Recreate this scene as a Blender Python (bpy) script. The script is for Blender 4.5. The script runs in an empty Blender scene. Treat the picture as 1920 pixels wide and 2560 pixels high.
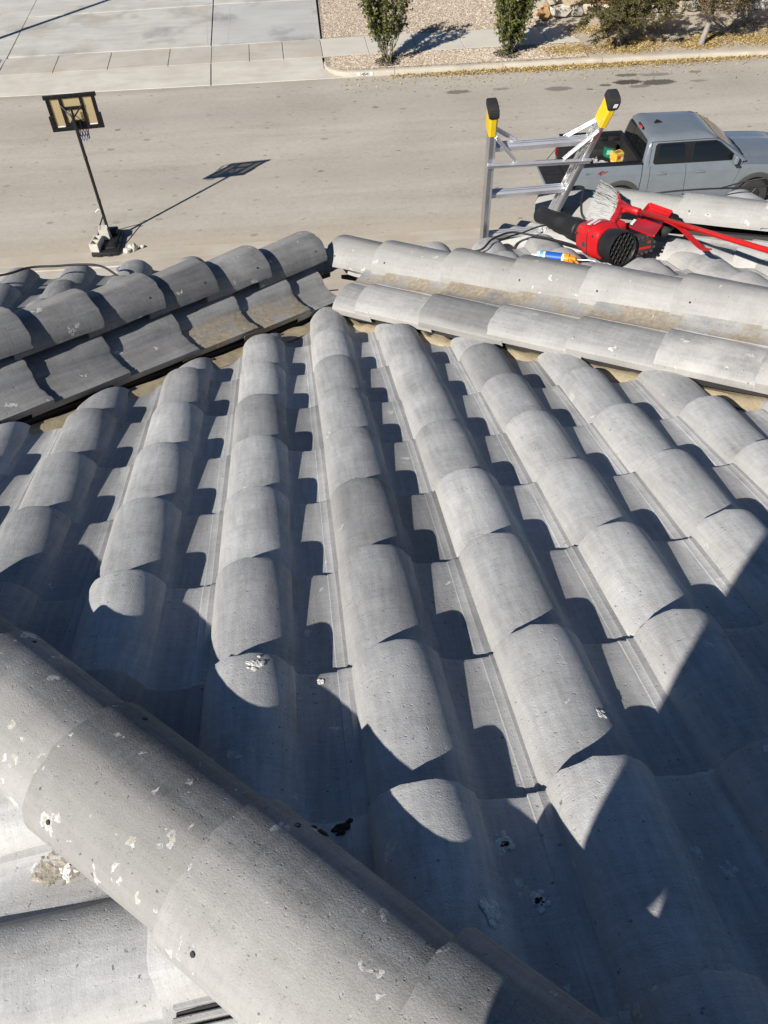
import bpy, bmesh, math, random
from mathutils import Vector, Matrix
R = math.radians
random.seed(7)
C = bpy.context.scene.collection
sc = bpy.context.scene

# ------------------------------------------------------------------ camera, sky, sun, exposure
CAM = Vector((0, 0, 9.2))
PITCH, ROLL, FPX = R(48.5), R(2.0), 1980.0
cam = bpy.data.cameras.new("camera"); co = bpy.data.objects.new("camera", cam); C.objects.link(co)
_cr, _sr, _cp, _sp = math.cos(ROLL), math.sin(ROLL), math.cos(PITCH), math.sin(PITCH)
# camera image axes written in world axes (x right, y towards the street, z up)
cx_ = Vector((_cr, -_sr * _sp, -_sr * _cp))            # image right
cy_ = Vector((_sr, _cr * _sp, _cr * _cp))              # image up
fw_ = Vector((0, _cp, -_sp))
m = Matrix((cx_, cy_, -fw_)).transposed().to_4x4(); m.translation = CAM
co.matrix_basis = m
cam.sensor_width = 36; cam.lens = FPX / 2560 * 36
cam.clip_start = 0.02; cam.clip_end = 2000
sc.camera = co

SUN_AZ, SUN_EL = R(38.5), R(34)                         # where the shadows point, from +y towards +x
w = bpy.data.worlds.new("World"); sc.world = w; w.use_nodes = True
nt = w.node_tree
sky = nt.nodes.new('ShaderNodeTexSky'); sky.sky_type = 'NISHITA'; sky.sun_disc = False
sky.sun_elevation = SUN_EL; sky.sun_rotation = SUN_AZ + math.pi
sky.air_density = 0.75; sky.dust_density = 0.0; sky.ozone_density = 5.0
nt.nodes['Background'].inputs[1].default_value = 0.05
nt.links.new(sky.outputs[0], nt.nodes['Background'].inputs[0])
sl = bpy.data.lights.new("sun", 'SUN'); sl.energy = 5.0; sl.angle = R(0.53); sl.color = (1, .955, .89)
so = bpy.data.objects.new("sun", sl); C.objects.link(so)
sd = Vector((math.sin(SUN_AZ) * math.cos(SUN_EL), math.cos(SUN_AZ) * math.cos(SUN_EL), -math.sin(SUN_EL)))
so.rotation_euler = sd.to_track_quat('-Z', 'Y').to_euler(); so.location = (-20, -25, 30)
vs = sc.view_settings
vs.view_transform = 'Standard'; vs.look = 'None'; vs.gamma = 1; vs.use_curve_mapping = False; vs.exposure = 0.42

# ------------------------------------------------------------------ material helpers
def mat(name, col, rough=.8, metal=0, spec=.4):
    m_ = bpy.data.materials.new(name); m_.use_nodes = True
    b = m_.node_tree.nodes['Principled BSDF']
    b.inputs['Base Color'].default_value = (*col, 1); b.inputs['Roughness'].default_value = rough
    b.inputs['Metallic'].default_value = metal; b.inputs['Specular IOR Level'].default_value = spec
    return m_
class NT:
    def __init__(s, m_): s.m = m_; s.t = m_.node_tree; s.b = s.t.nodes['Principled BSDF']
    def n(s, typ, **kw):
        nd = s.t.nodes.new(typ)
        for k, v in kw.items(): setattr(nd, k, v)
        return nd
    def l(s, a, b): s.t.links.new(a, b)
    def coord(s, kind='Object'): return s.n('ShaderNodeTexCoord').outputs[kind]
    def mapping(s, vec, scale=(1, 1, 1), loc=(0, 0, 0)):
        mp = s.n('ShaderNodeMapping'); mp.inputs['Scale'].default_value = scale; mp.inputs['Location'].default_value = loc
        s.l(vec, mp.inputs['Vector']); return mp.outputs[0]
    def noise(s, vec, scale, detail=4, rough=.6, dist=0):
        nd = s.n('ShaderNodeTexNoise'); nd.inputs['Scale'].default_value = scale; nd.inputs['Detail'].default_value = detail
        nd.inputs['Roughness'].default_value = rough; nd.inputs['Distortion'].default_value = dist
        if vec is not None: s.l(vec, nd.inputs['Vector'])
        return nd.outputs['Fac']
    def math(s, op, a, b=None, c=None, clamp=False):
        nd = s.n('ShaderNodeMath', operation=op); nd.use_clamp = clamp
        for i, v in enumerate((a, b, c)):
            if v is None: continue
            if isinstance(v, (int, float)): nd.inputs[i].default_value = v
            else: s.l(v, nd.inputs[i])
        return nd.outputs[0]
    def ramp(s, fac, stops):
        nd = s.n('ShaderNodeValToRGB'); cr = nd.color_ramp
        while len(cr.elements) < len(stops): cr.elements.new(.5)
        for e, (p, c) in zip(cr.elements, stops):
            e.position = p; e.color = (*c, 1) if len(c) == 3 else c
        s.l(fac, nd.inputs[0]); return nd.outputs[0]
    def rng(s, v, a, b, c=0, d=1):
        nd = s.n('ShaderNodeMapRange'); s.l(v, nd.inputs[0])
        for i, x in enumerate((a, b, c, d)): nd.inputs[i + 1].default_value = x
        return nd.outputs[0]
    def mix(s, fac, a, b, typ='MIX'):
        nd = s.n('ShaderNodeMix', data_type='RGBA', blend_type=typ)
        if isinstance(fac, (int, float)): nd.inputs[0].default_value = fac
        else: s.l(fac, nd.inputs[0])
        for i, v in ((6, a), (7, b)):
            if isinstance(v, tuple): nd.inputs[i].default_value = (*v, 1)
            else: s.l(v, nd.inputs[i])
        return nd.outputs[2]
    def bump(s, h, strength=.3, dist=.01):
        nd = s.n('ShaderNodeBump'); nd.inputs['Strength'].default_value = strength; nd.inputs['Distance'].default_value = dist
        s.l(h, nd.inputs['Height']); s.l(nd.outputs[0], s.b.inputs['Normal'])
    def col(s, c): s.l(c, s.b.inputs['Base Color'])

def noisy(name, col, var=.18, scale=8, fine=120, rough=.8, bump=.15, metal=0, spec=.4, bdist=.004):
    """plain material with two scales of mottling and fine relief"""
    m_ = mat(name, col, rough, metal, spec); g = NT(m_); v = g.coord()
    a = g.noise(v, scale, 5); b = g.noise(v, fine, 3)
    f = g.math('ADD', g.math('MULTIPLY', a, .65), g.math('MULTIPLY', b, .35))
    lo = tuple(c * (1 - var) for c in col); hi = tuple(min(1, c * (1 + var)) for c in col)
    g.col(g.ramp(f, [(.32, lo), (.68, hi)]))
    if bump: g.bump(b, bump, bdist)
    return m_

def tile_material(name, shade=1.0, stain=0.0, splat=0.0, var=1.0, dusty=0.0):
    m_ = mat(name, (.28, .28, .28), .82, 0, .25); g = NT(m_)
    obj = g.coord(); oi = g.n('ShaderNodeObjectInfo'); rnd = oi.outputs['Random']
    off = g.n('ShaderNodeCombineXYZ'); g.l(g.math('MULTIPLY', rnd, 37.0), off.inputs[0]); g.l(g.math('MULTIPLY', rnd, 91.0), off.inputs[1])
    ad = g.n('ShaderNodeVectorMath', operation='ADD'); g.l(obj, ad.inputs[0]); g.l(off.outputs[0], ad.inputs[1]); v = ad.outputs[0]
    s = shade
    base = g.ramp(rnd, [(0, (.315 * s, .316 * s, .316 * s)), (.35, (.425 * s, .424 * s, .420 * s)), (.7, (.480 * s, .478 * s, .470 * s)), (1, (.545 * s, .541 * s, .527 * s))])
    blot = g.noise(v, 7, 6, .62); fine = g.noise(v, 330, 3, .7); mid = g.noise(v, 60, 4, .7)
    streak = g.noise(g.mapping(v, (70, 5, 70)), 1, 4, .6)
    cross = g.noise(g.mapping(v, (9, 160, 9)), 1, 3, .6)
    k = g.math('ADD', g.math('MULTIPLY', g.math('SUBTRACT', blot, .5), .75), g.math('MULTIPLY', g.math('SUBTRACT', streak, .5), .6))
    k = g.math('ADD', k, g.math('MULTIPLY', g.math('SUBTRACT', fine, .5), .42))
    k = g.math('ADD', k, g.math('MULTIPLY', g.math('SUBTRACT', mid, .5), .28))
    k = g.math('ADD', k, g.math('MULTIPLY', g.math('SUBTRACT', cross, .5), .28))
    k = g.math('ADD', g.math('MULTIPLY', k, var), 1.0)
    sepx = g.n('ShaderNodeSeparateXYZ'); g.l(obj, sepx.inputs[0]); x = sepx.outputs[0]; y = sepx.outputs[1]
    kk = g.n('ShaderNodeCombineColor')
    for i in range(3): g.l(k, kk.inputs[i])
    c = g.mix(1.0, base, kk.outputs[0], 'MULTIPLY')
    # pale dust in the side joint and on the overlock
    dj = g.math('MULTIPLY', g.rng(x, .244, .262), g.rng(blot, .3, .65, .25, .75), clamp=True)
    c = g.mix(g.math('MULTIPLY', dj, .25), c, (.54, .52, .48))
    df = g.math('MULTIPLY', g.rng(x, .022, -.006), .4, clamp=True)
    c = g.mix(df, c, (.50, .48, .44))
    if dusty:
        c = g.mix(g.math('MULTIPLY', g.rng(blot, .38, .62), dusty, clamp=True), c, (.55, .53, .49))
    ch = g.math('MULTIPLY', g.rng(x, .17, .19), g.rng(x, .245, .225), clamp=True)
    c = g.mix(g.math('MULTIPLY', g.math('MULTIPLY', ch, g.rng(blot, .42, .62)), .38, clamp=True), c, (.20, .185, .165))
    # pale bloom patches of the concrete
    bl2 = g.noise(v, 3.2, 7, .7)
    c = g.mix(g.math('MULTIPLY', g.rng(bl2, .56, .72), .35, clamp=True), c, (.52, .515, .50))
    # dark specks
    spk = g.noise(v, 95, 2, .5)
    c = g.mix(g.math('MULTIPLY', g.rng(spk, .70, .76), .7, clamp=True), c, (.06, .06, .06))
    if stain:
        sn = g.noise(v, 9, 6, .65)
        f = g.math('MULTIPLY', g.rng(x, .150, .175), g.rng(sn, .60 - .35 * stain, .72 - .3 * stain), clamp=True)
        c = g.mix(g.math('MULTIPLY', f, .85), c, g.ramp(mid, [(.3, (.24, .185, .12)), (.55, (.36, .30, .21)), (.75, (.46, .42, .34))]))
    if splat:
        wob = g.n('ShaderNodeTexNoise'); wob.inputs['Scale'].default_value = 38; wob.inputs['Detail'].default_value = 5; g.l(v, wob.inputs['Vector'])
        vm = g.n('ShaderNodeVectorMath', operation='MULTIPLY_ADD'); g.l(wob.outputs['Color'], vm.inputs[0]); vm.inputs[1].default_value = (.05, .10, .05); g.l(v, vm.inputs[2])
        for sca, thr, rad in ((11, 1 - .50 * splat, .20), (27, 1 - .48 * splat, .27)):
            vo = g.n('ShaderNodeTexVoronoi'); vo.inputs['Scale'].default_value = sca; g.l(vm.outputs[0], vo.inputs['Vector'])
            sc_ = g.n('ShaderNodeSeparateColor'); g.l(vo.outputs['Color'], sc_.inputs[0])
            on = g.math('GREATER_THAN', sc_.outputs[0], thr)
            ra = g.math('MULTIPLY', g.math('ADD', g.math('MULTIPLY', sc_.outputs[1], .8), .35), rad)
            inside = g.math('LESS_THAN', vo.outputs['Distance'], ra)
            torn = g.rng(g.noise(v, 130, 4, .7), .36, .54)
            msk = g.math('MULTIPLY', g.math('MULTIPLY', on, inside), torn, clamp=True)
            c = g.mix(g.math('MULTIPLY', msk, .88), c, g.mix(g.rng(g.noise(v, 60, 3), .46, .6), (.62, .62, .60), (.50, .46, .37)))
            if sca == 11:
                core = g.math('MULTIPLY', g.math('MULTIPLY', on, g.math('LESS_THAN', vo.outputs['Distance'], g.math('MULTIPLY', ra, .38))), g.math('GREATER_THAN', sc_.outputs[2], .78))
                c = g.mix(g.math('MULTIPLY', core, .85), c, (.045, .028, .018))
    g.col(c)
    g.bump(g.math('ADD', fine, g.math('ADD', g.math('MULTIPLY', mid, .10), g.math('ADD', g.math('MULTIPLY', cross, .25), g.math('MULTIPLY', g.rng(g.noise(v, 130, 2, .5), .66, .74), -1.1)))), .5, .0022)
    return m_

M = {}
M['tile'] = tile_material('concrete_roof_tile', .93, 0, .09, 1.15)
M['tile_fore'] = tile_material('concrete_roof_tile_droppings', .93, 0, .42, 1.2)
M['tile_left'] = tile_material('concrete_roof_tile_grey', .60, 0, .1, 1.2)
M['tile_west'] = tile_material('concrete_roof_tile_sun_toned', .86, 0, .12)  # same tile, colour lowered to offset the stronger sun on the west slope
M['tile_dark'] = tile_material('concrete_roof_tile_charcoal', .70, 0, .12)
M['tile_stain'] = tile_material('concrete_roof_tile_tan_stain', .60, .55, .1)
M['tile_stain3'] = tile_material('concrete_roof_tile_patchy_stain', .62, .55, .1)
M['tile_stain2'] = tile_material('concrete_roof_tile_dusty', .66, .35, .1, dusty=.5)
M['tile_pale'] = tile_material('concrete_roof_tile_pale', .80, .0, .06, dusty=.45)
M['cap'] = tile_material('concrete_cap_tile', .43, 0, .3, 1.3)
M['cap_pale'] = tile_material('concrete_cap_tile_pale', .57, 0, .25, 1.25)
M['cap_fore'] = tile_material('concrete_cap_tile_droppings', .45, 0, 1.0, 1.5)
M['under'] = noisy('roof_underlay', (.035, .034, .034), .3, 10, 80)
M['mortar'] = noisy('tan_mortar', (.38, .31, .20), .3, 14, 160, .9, .5)
M['stucco_white'] = noisy('white_stucco', (.74, .73, .70), .06, 20, 220, .9, .4)
M['stucco'] = noisy('tan_stucco', (.48, .42, .34), .1, 4, 200, .9, .4)
M['black_plastic'] = noisy('black_plastic', (.018, .018, .019), .25, 12, 200, .5, .05)
M['black_rubber'] = noisy('black_rubber', (.022, .022, .023), .25, 20, 300, .75, .2)
M['wire'] = mat('black_cable_sheath', (.016, .016, .018), .55)

# ------------------------------------------------------------------ mesh helpers
def new_obj(name, bm, material=None, parent=None, smooth=False, mw=None):
    me = bpy.data.meshes.new(name); bm.normal_update(); bm.to_mesh(me); bm.free()
    mats = material if isinstance(material, (list, tuple)) else [material]
    for x in mats:
        if x: me.materials.append(x)
    if smooth: me.polygons.foreach_set('use_smooth', [True] * len(me.polygons))
    o = bpy.data.objects.new(name, me); C.objects.link(o)
    if mw is not None: o.matrix_basis = mw
    if parent is not None: attach(o, parent)
    return o
def attach(o, parent):
    """parent keeping the world placement (o.matrix_basis is given in world space)"""
    o.parent = parent
    o.matrix_parent_inverse = world_of(parent).inverted()
def world_of(o):
    if o.parent is None: return o.matrix_basis.copy()
    return world_of(o.parent) @ o.matrix_parent_inverse @ o.matrix_basis
def empty(name, label, cat, loc=(0, 0, 0), rotz=0, group=None, mw=None):
    o = bpy.data.objects.new(name, None); C.objects.link(o); o.empty_display_size = .2
    if mw is not None: o.matrix_basis = mw
    else: o.location = loc; o.rotation_euler = (0, 0, rotz); o.matrix_basis = Matrix.Translation(loc) @ Matrix.Rotation(rotz, 4, 'Z')
    tag(o, label, cat, group); return o
def tag(o, label=None, cat=None, group=None, kind=None):
    if label: o['label'] = label
    if cat: o['category'] = cat
    if group: o['group'] = group
    if kind: o['kind'] = kind
    return o
def struct(name, bm, m_, **k):
    o = new_obj(name, bm, m_, **k); o['kind'] = 'structure'; return o

def add_box(bm, c, size, mtx=None, bev=0, seg=1):
    r = bmesh.ops.create_cube(bm, size=1); vs_ = r['verts']
    for v in vs_: v.co = Vector((v.co.x * size[0], v.co.y * size[1], v.co.z * size[2]))
    if bev:
        es = list({e for v in vs_ for e in v.link_edges})
        rb = bmesh.ops.bevel(bm, geom=es, offset=bev, segments=seg, affect='EDGES', profile=.5)
        vs_ = list({v for f in rb['faces'] for v in f.verts} | {v for v in vs_ if v.is_valid})
    T = Matrix.Translation(c)
    if mtx is not None: T = T @ mtx.to_4x4()
    for v in vs_: v.co = T @ v.co
    return vs_
def add_tube(bm, pts, r, seg=8, cap=True, radii=None):
    pts = [Vector(p) for p in pts]; rings = []; n = len(pts); up = Vector((0, 0, 1)); prev = None
    for i, p in enumerate(pts):
        d = (pts[min(i + 1, n - 1)] - pts[max(i - 1, 0)]).normalized()
        if prev is None:
            a = d.cross(up)
            if a.length < .05: a = d.cross(Vector((1, 0, 0)))
            a.normalize()
        else:
            a = prev - d * prev.dot(d); a.normalize()
        prev = a; b = d.cross(a); rr = radii[i] if radii else r
        rings.append([bm.verts.new(p + (a * math.cos(t) + b * math.sin(t)) * rr) for t in [2 * math.pi * k / seg for k in range(seg)]])
    for i in range(n - 1):
        for k in range(seg):
            bm.faces.new((rings[i][k], rings[i][(k + 1) % seg], rings[i + 1][(k + 1) % seg], rings[i + 1][k]))
    if cap: bm.faces.new(rings[0][::-1]); bm.faces.new(rings[-1])
def add_prism(bm, poly, z0, z1, mtx=None):
    T = mtx or Matrix.Identity(4)
    a = [bm.verts.new(T @ Vector((p[0], p[1], z0))) for p in poly]; b = [bm.verts.new(T @ Vector((p[0], p[1], z1))) for p in poly]
    n = len(poly); bm.faces.new(a[::-1]); bm.faces.new(b)
    for i in range(n): bm.faces.new((a[i], a[(i + 1) % n], b[(i + 1) % n], b[i]))
def spline(pts, n=8):
    """Catmull-Rom through the points"""
    P = [Vector(p) for p in pts]; P = [P[0] * 2 - P[1]] + P + [P[-1] * 2 - P[-2]]; out = []
    for i in range(1, len(P) - 2):
        for k in range(n):
            t = k / n; a, b, c, d = P[i - 1:i + 3]
            out.append(.5 * ((2 * b) + (c - a) * t + (2 * a - 5 * b + 4 * c - d) * t * t + (3 * b - a - 3 * c + d) * t ** 3))
    out.append(P[-2]); return out
def recalc(bm): bmesh.ops.recalc_face_normals(bm, faces=bm.faces)
def sharp(o, ang=40):
    me = o.data
    try: me.set_sharp_from_angle(angle=R(ang))
    except Exception: pass
    return o

# ------------------------------------------------------------------ frames: street and roof
TH = R(3.0)
def RS(s, d, z=0.0):
    """street coordinates (s along, d across) measured on the road level -> a point at height z"""
    f = (CAM.z - z) / CAM.z
    s, d = s * f, d * f
    return Vector((s * math.cos(TH) - d * math.sin(TH), s * math.sin(TH) + d * math.cos(TH), z))
A_ = Vector((0.99493011, 0.09820539, -0.02167448)); N_ = Vector((-0.01125903, 0.32293243, 0.94635505)); A_.normalize(); N_.normalize()
D_ = N_.cross(A_).normalized()                           # down the slope, towards the street
O_ = Vector((0.14870072, 1.4831363, 7.61027634))
W, E = .286, .3464
def frame(o, x, y, z):
    m_ = Matrix((x, y, z)).transposed().to_4x4(); m_.translation = o; return m_
F0 = frame(O_, A_, D_, N_)
def rp(a, b, h=0.0):                                     # a across, b up the slope, h off the plane
    return O_ + A_ * a - D_ * b + N_ * h
SL = R(18.8); Z = Vector((0, 0, 1))
Ah = Vector((A_.x, A_.y, 0)).normalized(); Fh = Vector((-Ah.y, Ah.x, 0))
S2 = math.sqrt(.5)
vL = (A_ + D_) * S2; vR = (-A_ + D_) * S2               # down the two valleys / hips
nL = (Z * math.cos(SL) + Ah * math.sin(SL)); nL = (nL - vL * nL.dot(vL)).normalized(); xL = vL.cross(nL)
nR = (Z * math.cos(SL) - Ah * math.sin(SL)); nR = (nR - vR * nR.dot(vR)).normalized(); xR = vR.cross(nR)

# ------------------------------------------------------------------ roof tiles
PROF = [(-.010, .002), (-.009, .014), (-.005, .0265), (.003, .0375), (.013, .0475), (.027, .0555), (.045, .0620), (.064, .0657), (.083, .0668),
        (.102, .0652), (.119, .0605), (.134, .0535), (.146, .0450), (.156, .0355), (.1635, .0265), (.1665, .0185), (.180, .0125), (.211, .0080),
        (.230, .0078), (.2475, .0098), (.2492, .0116), (.2640, .0128), (.2658, .0143), (.2865, .0140), (.2868, .004)]
PROF_TILE = PROF
PROF_STRIP = PROF[:19] + [(.262, .0085), (.295, .013), (.325, .024), (.345, .038)]
TH_T = .0165
def tile_bm(length=E + .055, lift=.019, wob=0, rough_lip=True, prof=None):
    PROF = prof or PROF_TILE
    bm = bmesh.new(); ys = [0, -.012, -.10, -.20, -.30, -length]; top = []; bot = []
    rr = random.Random(wob)
    for j, y in enumerate(ys):
        zt = lift * (1 + y / E)
        row = []; rowb = []
        for (x, z) in PROF:
            dy = (rr.uniform(-.0038, .0030) if (j == 0 and rough_lip) else 0)
            dz = -.0025 if j == 0 else 0
            zz = z * (1.16 * (1 - .35 * (-y / E)) if z > .019 else 1) + (.0 if z <= .019 else .0)
            row.append(bm.verts.new((x, y + dy, zz + zt + dz)))
            rowb.append(bm.verts.new((x + .0, y + dy, zz + zt - TH_T)))
        top.append(row); bot.append(rowb)
    n = len(PROF)
    for j in range(len(ys) - 1):
        for i in range(n - 1):
            bm.faces.new((top[j][i], top[j + 1][i], top[j + 1][i + 1], top[j][i + 1])).smooth = True
            bm.faces.new((bot[j][i], bot[j][i + 1], bot[j + 1][i + 1], bot[j + 1][i])).smooth = True
        for i in (0, n - 1):
            bm.faces.new((top[j][i], bot[j][i], bot[j + 1][i], top[j + 1][i]))
    for j in (0, len(ys) - 1):
        for i in range(n - 1): bm.faces.new((top[j][i], top[j][i + 1], bot[j][i + 1], bot[j][i]))
    recalc(bm); return bm
_protos = {}
def tile_proto(k, material):
    key = (k, material.name)
    if key not in _protos:
        bm = tile_bm(wob=k); me = bpy.data.meshes.new('roof_tile'); bm.to_mesh(me); bm.free(); me.materials.append(material)
        me.set_sharp_from_angle(angle=R(38)); _protos[key] = me
    return _protos[key]

house = empty('house', 'house with grey concrete S-tile hip roof filling the foreground', 'house', (0.2, 1.2, 0))
def jit(a=.5, t=.0025):
    u = random.uniform
    return Matrix.Translation((u(-t, t), u(-2 * t, 2 * t), u(-.001, .002))) @ Matrix.Rotation(R(u(-a, a)), 4, 'Z') @ Matrix.Rotation(R(u(-.35, .35)), 4, 'Y')
def put_tile(F, x, y, z, material, cuts=(), name='roof_tile', prof=None):
    """cuts: (px,py,nx,ny) in frame coordinates; what lies on the +n side is removed"""
    corners = [(x + .0, y), (x + W, y), (x, y - E - .055), (x + W, y - E - .055)]
    need = []
    for (px, py, nx, ny) in cuts:
        d = [(cx - px) * nx + (cy - py) * ny for cx, cy in corners]
        if min(d) > -.015: return None
        if max(d) > 0: need.append((px, py, nx, ny))
    if not need and prof is None:
        o = bpy.data.objects.new(name, tile_proto(random.randrange(4), material)); C.objects.link(o)
    else:
        bm = tile_bm(wob=random.randrange(99), prof=prof)
        for (px, py, nx, ny) in need:
            bmesh.ops.bisect_plane(bm, geom=bm.verts[:] + bm.edges[:] + bm.faces[:], plane_co=(px - x, py - y, 0), plane_no=(nx, ny, 0), clear_outer=True)
            ed = [e for e in bm.edges if e.is_boundary]
            if ed:
                try: bmesh.ops.holes_fill(bm, edges=ed)
                except Exception: pass
        if not bm.faces: bm.free(); return None
        me = bpy.data.meshes.new(name); bm.to_mesh(me); bm.free(); me.materials.append(material); me.set_sharp_from_angle(angle=R(38))
        o = bpy.data.objects.new(name, me); C.objects.link(o)
    o.matrix_basis = F @ Matrix.Translation((x, y, z)) @ jit()
    attach(o, house); return o

s2 = S2
Z0 = -.036
# main slope between the two valleys and the near hip  (frame: x=a, y=-b)
cut_vl = (-.99 + .012, .99 - .012, -s2, s2)                   # a+b >= -1.965
cut_vr = (.775 - .0, .775 - .0, s2, s2)                       # b-a >= -1.55
cut_hip = (-.82, -.82, -s2, -s2)                              # b-a <= 1.64
for i in range(-8, 7):
    for j in range(-6, 9):
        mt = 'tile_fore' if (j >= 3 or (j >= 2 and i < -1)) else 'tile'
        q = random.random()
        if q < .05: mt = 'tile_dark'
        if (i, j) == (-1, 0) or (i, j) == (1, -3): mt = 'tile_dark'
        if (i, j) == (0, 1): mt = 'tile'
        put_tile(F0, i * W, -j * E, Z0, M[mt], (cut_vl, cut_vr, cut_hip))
# left wing front slope
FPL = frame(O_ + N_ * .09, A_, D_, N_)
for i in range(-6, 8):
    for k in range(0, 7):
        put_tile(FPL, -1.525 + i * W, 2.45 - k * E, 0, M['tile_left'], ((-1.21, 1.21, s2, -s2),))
# right wing front slope
FPR = frame(O_ + N_ * .105, A_, D_, N_)
for i in range(-3, 9):
    for k in range(0, 9):
        put_tile(FPR, .605 + i * W, 2.33 - k * E, 0, M['tile_pale'], ((1.02, 1.02, -s2, -s2), (1.665, 1.665, s2, s2)))
FPQ = frame(O_ + N_ * .245, A_, D_, N_)
for i in range(-2, 9):
    for k in range(0, 6):
        put_tile(FPQ, 1.735 + i * W, 2.46 - k * E, 0, M['tile_pale'], ((1.93, 1.93, -s2, -s2),))
# west slope behind the near hip (falls to the left)
yW = -Ah * math.cos(SL) - Z * math.sin(SL); xW = Fh.copy(); nW = xW.cross(yW)
FW = frame(rp(0, 1.64, -.03), xW, yW, nW)
dirW = (rp(-1, .64) - rp(0, 1.64)); hx, hy = dirW.dot(xW), dirW.dot(yW); hl = math.hypot(hx, hy); hx, hy = hx / hl, hy / hl
wn = (hy, -hx) if (hy * 1 + -hx * 0) > 0 else (-hy, hx)       # towards +x of the west slope = across the hip
for i in range(-6, 6):
    for k in range(-6, 8):
        put_tile(FW, .645 + i * W, .98 - k * E + (0 if i % 2 else .012), -.012, M['tile_west'], ((0, 0, wn[0], wn[1]),))

# narrow strips laid along the two valleys, pan edge / barrel edge over the main slope
eL = rp(-.99, -.99, .05) - xL * W - nL * .0155
FL = frame(eL, xL, vL, nL)
for k in range(-6, 5):
    t = .025 + .325 * k
    cuts = ((0, 1.215, 0, 1),)
    mt = 'tile_stain' if k in (2, 3) else 'tile_left'
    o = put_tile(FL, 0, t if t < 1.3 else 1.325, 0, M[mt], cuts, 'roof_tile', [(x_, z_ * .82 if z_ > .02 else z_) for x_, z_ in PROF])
FRs = frame(rp(.775, -.775, .044), xR, vR, nR)
flat = lambda pr, k: [(x_, z_ * k if z_ > .02 else z_) for x_, z_ in pr]
for t in (1.52, 1.2, .85, .51, .17, -.17, -.51, -.85, -1.19):
    put_tile(FRs, 0, t, 0, M['tile_stain3' if t > .1 else 'tile_stain2'], ((0, 1.335, 0, 1),), 'roof_tile', flat(PROF_STRIP, .66))
nR2 = (N_ * .5 + nR * .5); nR2 = (nR2 - vR * nR2.dot(vR)).normalized()
FR2 = frame(rp(1.665, -1.665, .105), vR.cross(nR2), vR, nR2)
for t in (1.3, .97, .64, .31, -.02, -.35, -.68, -1.01, -1.34):
    put_tile(FR2, 0, t, 0, M['tile_pale'], ((0, 1.25, 0, 1),))

# hip caps
def cap_bm(length, hw=.115, ht=.098, seed=0, seg=18, LIFT=.016):
    rr = random.Random(seed); bm = bmesh.new(); ys = [0, -.01, -.12, -.24, -length]; top = []; bot = []
    ang = [math.pi * (.0 + 1.0 * i / seg) for i in range(seg + 1)]
    for j, y in enumerate(ys):
        f = 1 - .10 * (-y / length); lift = LIFT * (1 + y / .34); ra = []; rb = []
        for a in ang:
            jx = rr.uniform(-.004, .004) if j == 0 else 0
            c_, s_ = -math.cos(a), math.sin(a)
            px = hw * f * c_; pz = ht * f * s_
            if s_ < .12: pz += rr.uniform(-.003, .004)
            ra.append(bm.verts.new((px, y + jx, pz + lift - (.002 if j == 0 else 0))))
            rb.append(bm.verts.new((px * .87, y + jx, pz * .87 - (.004 if s_ < .12 else 0) + lift)))
        top.append(ra); bot.append(rb)
    n = len(ang)
    for j in range(len(ys) - 1):
        for i in range(n - 1):
            bm.faces.new((top[j][i], top[j + 1][i], top[j + 1][i + 1], top[j][i + 1])).smooth = True
            bm.faces.new((bot[j][i], bot[j][i + 1], bot[j + 1][i + 1], bot[j + 1][i])).smooth = True
        for i in (0, n - 1): bm.faces.new((top[j][i], bot[j][i], bot[j + 1][i], top[j + 1][i]))
    for j in (0, len(ys) - 1):
        for i in range(n - 1): bm.faces.new((top[j][i], top[j][i + 1], bot[j][i + 1], bot[j][i]))
    recalc(bm); return bm
def put_caps(base, ydir, lips, material, hw, ht, tint=None, lift=.018):
    x = ydir.cross(Z).normalized(); z = x.cross(ydir).normalized()
    lips = sorted(lips, reverse=True)
    for k, t in enumerate(lips):
        nxt = lips[k + 1] if k + 1 < len(lips) else t - .35
        bm = cap_bm(t - nxt + .06, hw, ht, seed=int(t * 1000) % 9973, LIFT=lift)
        me = bpy.data.meshes.new('hip_cap'); bm.to_mesh(me); bm.free()
        mt = material if not (tint and k in tint) else tint[k]
        me.materials.append(mt); me.set_sharp_from_angle(angle=R(38))
        o = bpy.data.objects.new('hip_cap', me); C.objects.link(o)
        o.matrix_basis = frame(base + ydir * t, x, ydir, z) @ jit(.9, .003)
        attach(o, house)
        # nail hole: a short dark plug set into the shell near the lip
        for sx in (-1, 1):
            if random.random() < .8:
                hb = bmesh.new(); a_ = R(34); px, pz = hw * math.cos(a_) * 1.0 * sx, ht * math.sin(a_)
                pos = Vector((hw * abs(math.cos(a_)) * sx * .985, -.055 - random.uniform(0, .02), ht * math.sin(a_) * .985 + lift * .82))
                nrm = Vector((px / hw ** 2, 0, pz / ht ** 2)).normalized()
                add_tube(hb, [pos - nrm * .006, pos + nrm * .0012], .0042, 7)
                ho = new_obj('nail_hole', hb, M['under']); ho.parent = o
hL = (-(Ah) + Vector((D_.x, D_.y, 0)).normalized()).normalized()   # horizontal, across the left hip, away
hR = ((Ah) + Vector((D_.x, D_.y, 0)).normalized()).normalized()
def on_line_L(sm, h): return rp(sm / 2, sm / 2, h)
def on_line_R(df, h): return rp(-df / 2, df / 2, h)
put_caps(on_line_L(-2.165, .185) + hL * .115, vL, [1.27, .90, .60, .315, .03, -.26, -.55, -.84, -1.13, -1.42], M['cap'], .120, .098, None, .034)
put_caps(on_line_R(-1.87, .158) + hR * .115, vR, [1.584, 1.287, .909, .576, .247, -.12, -.442, -.78, -1.12, -1.46], M['cap_pale'],   .120, .092, {2: M['cap'], 3: M['cap']})
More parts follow.
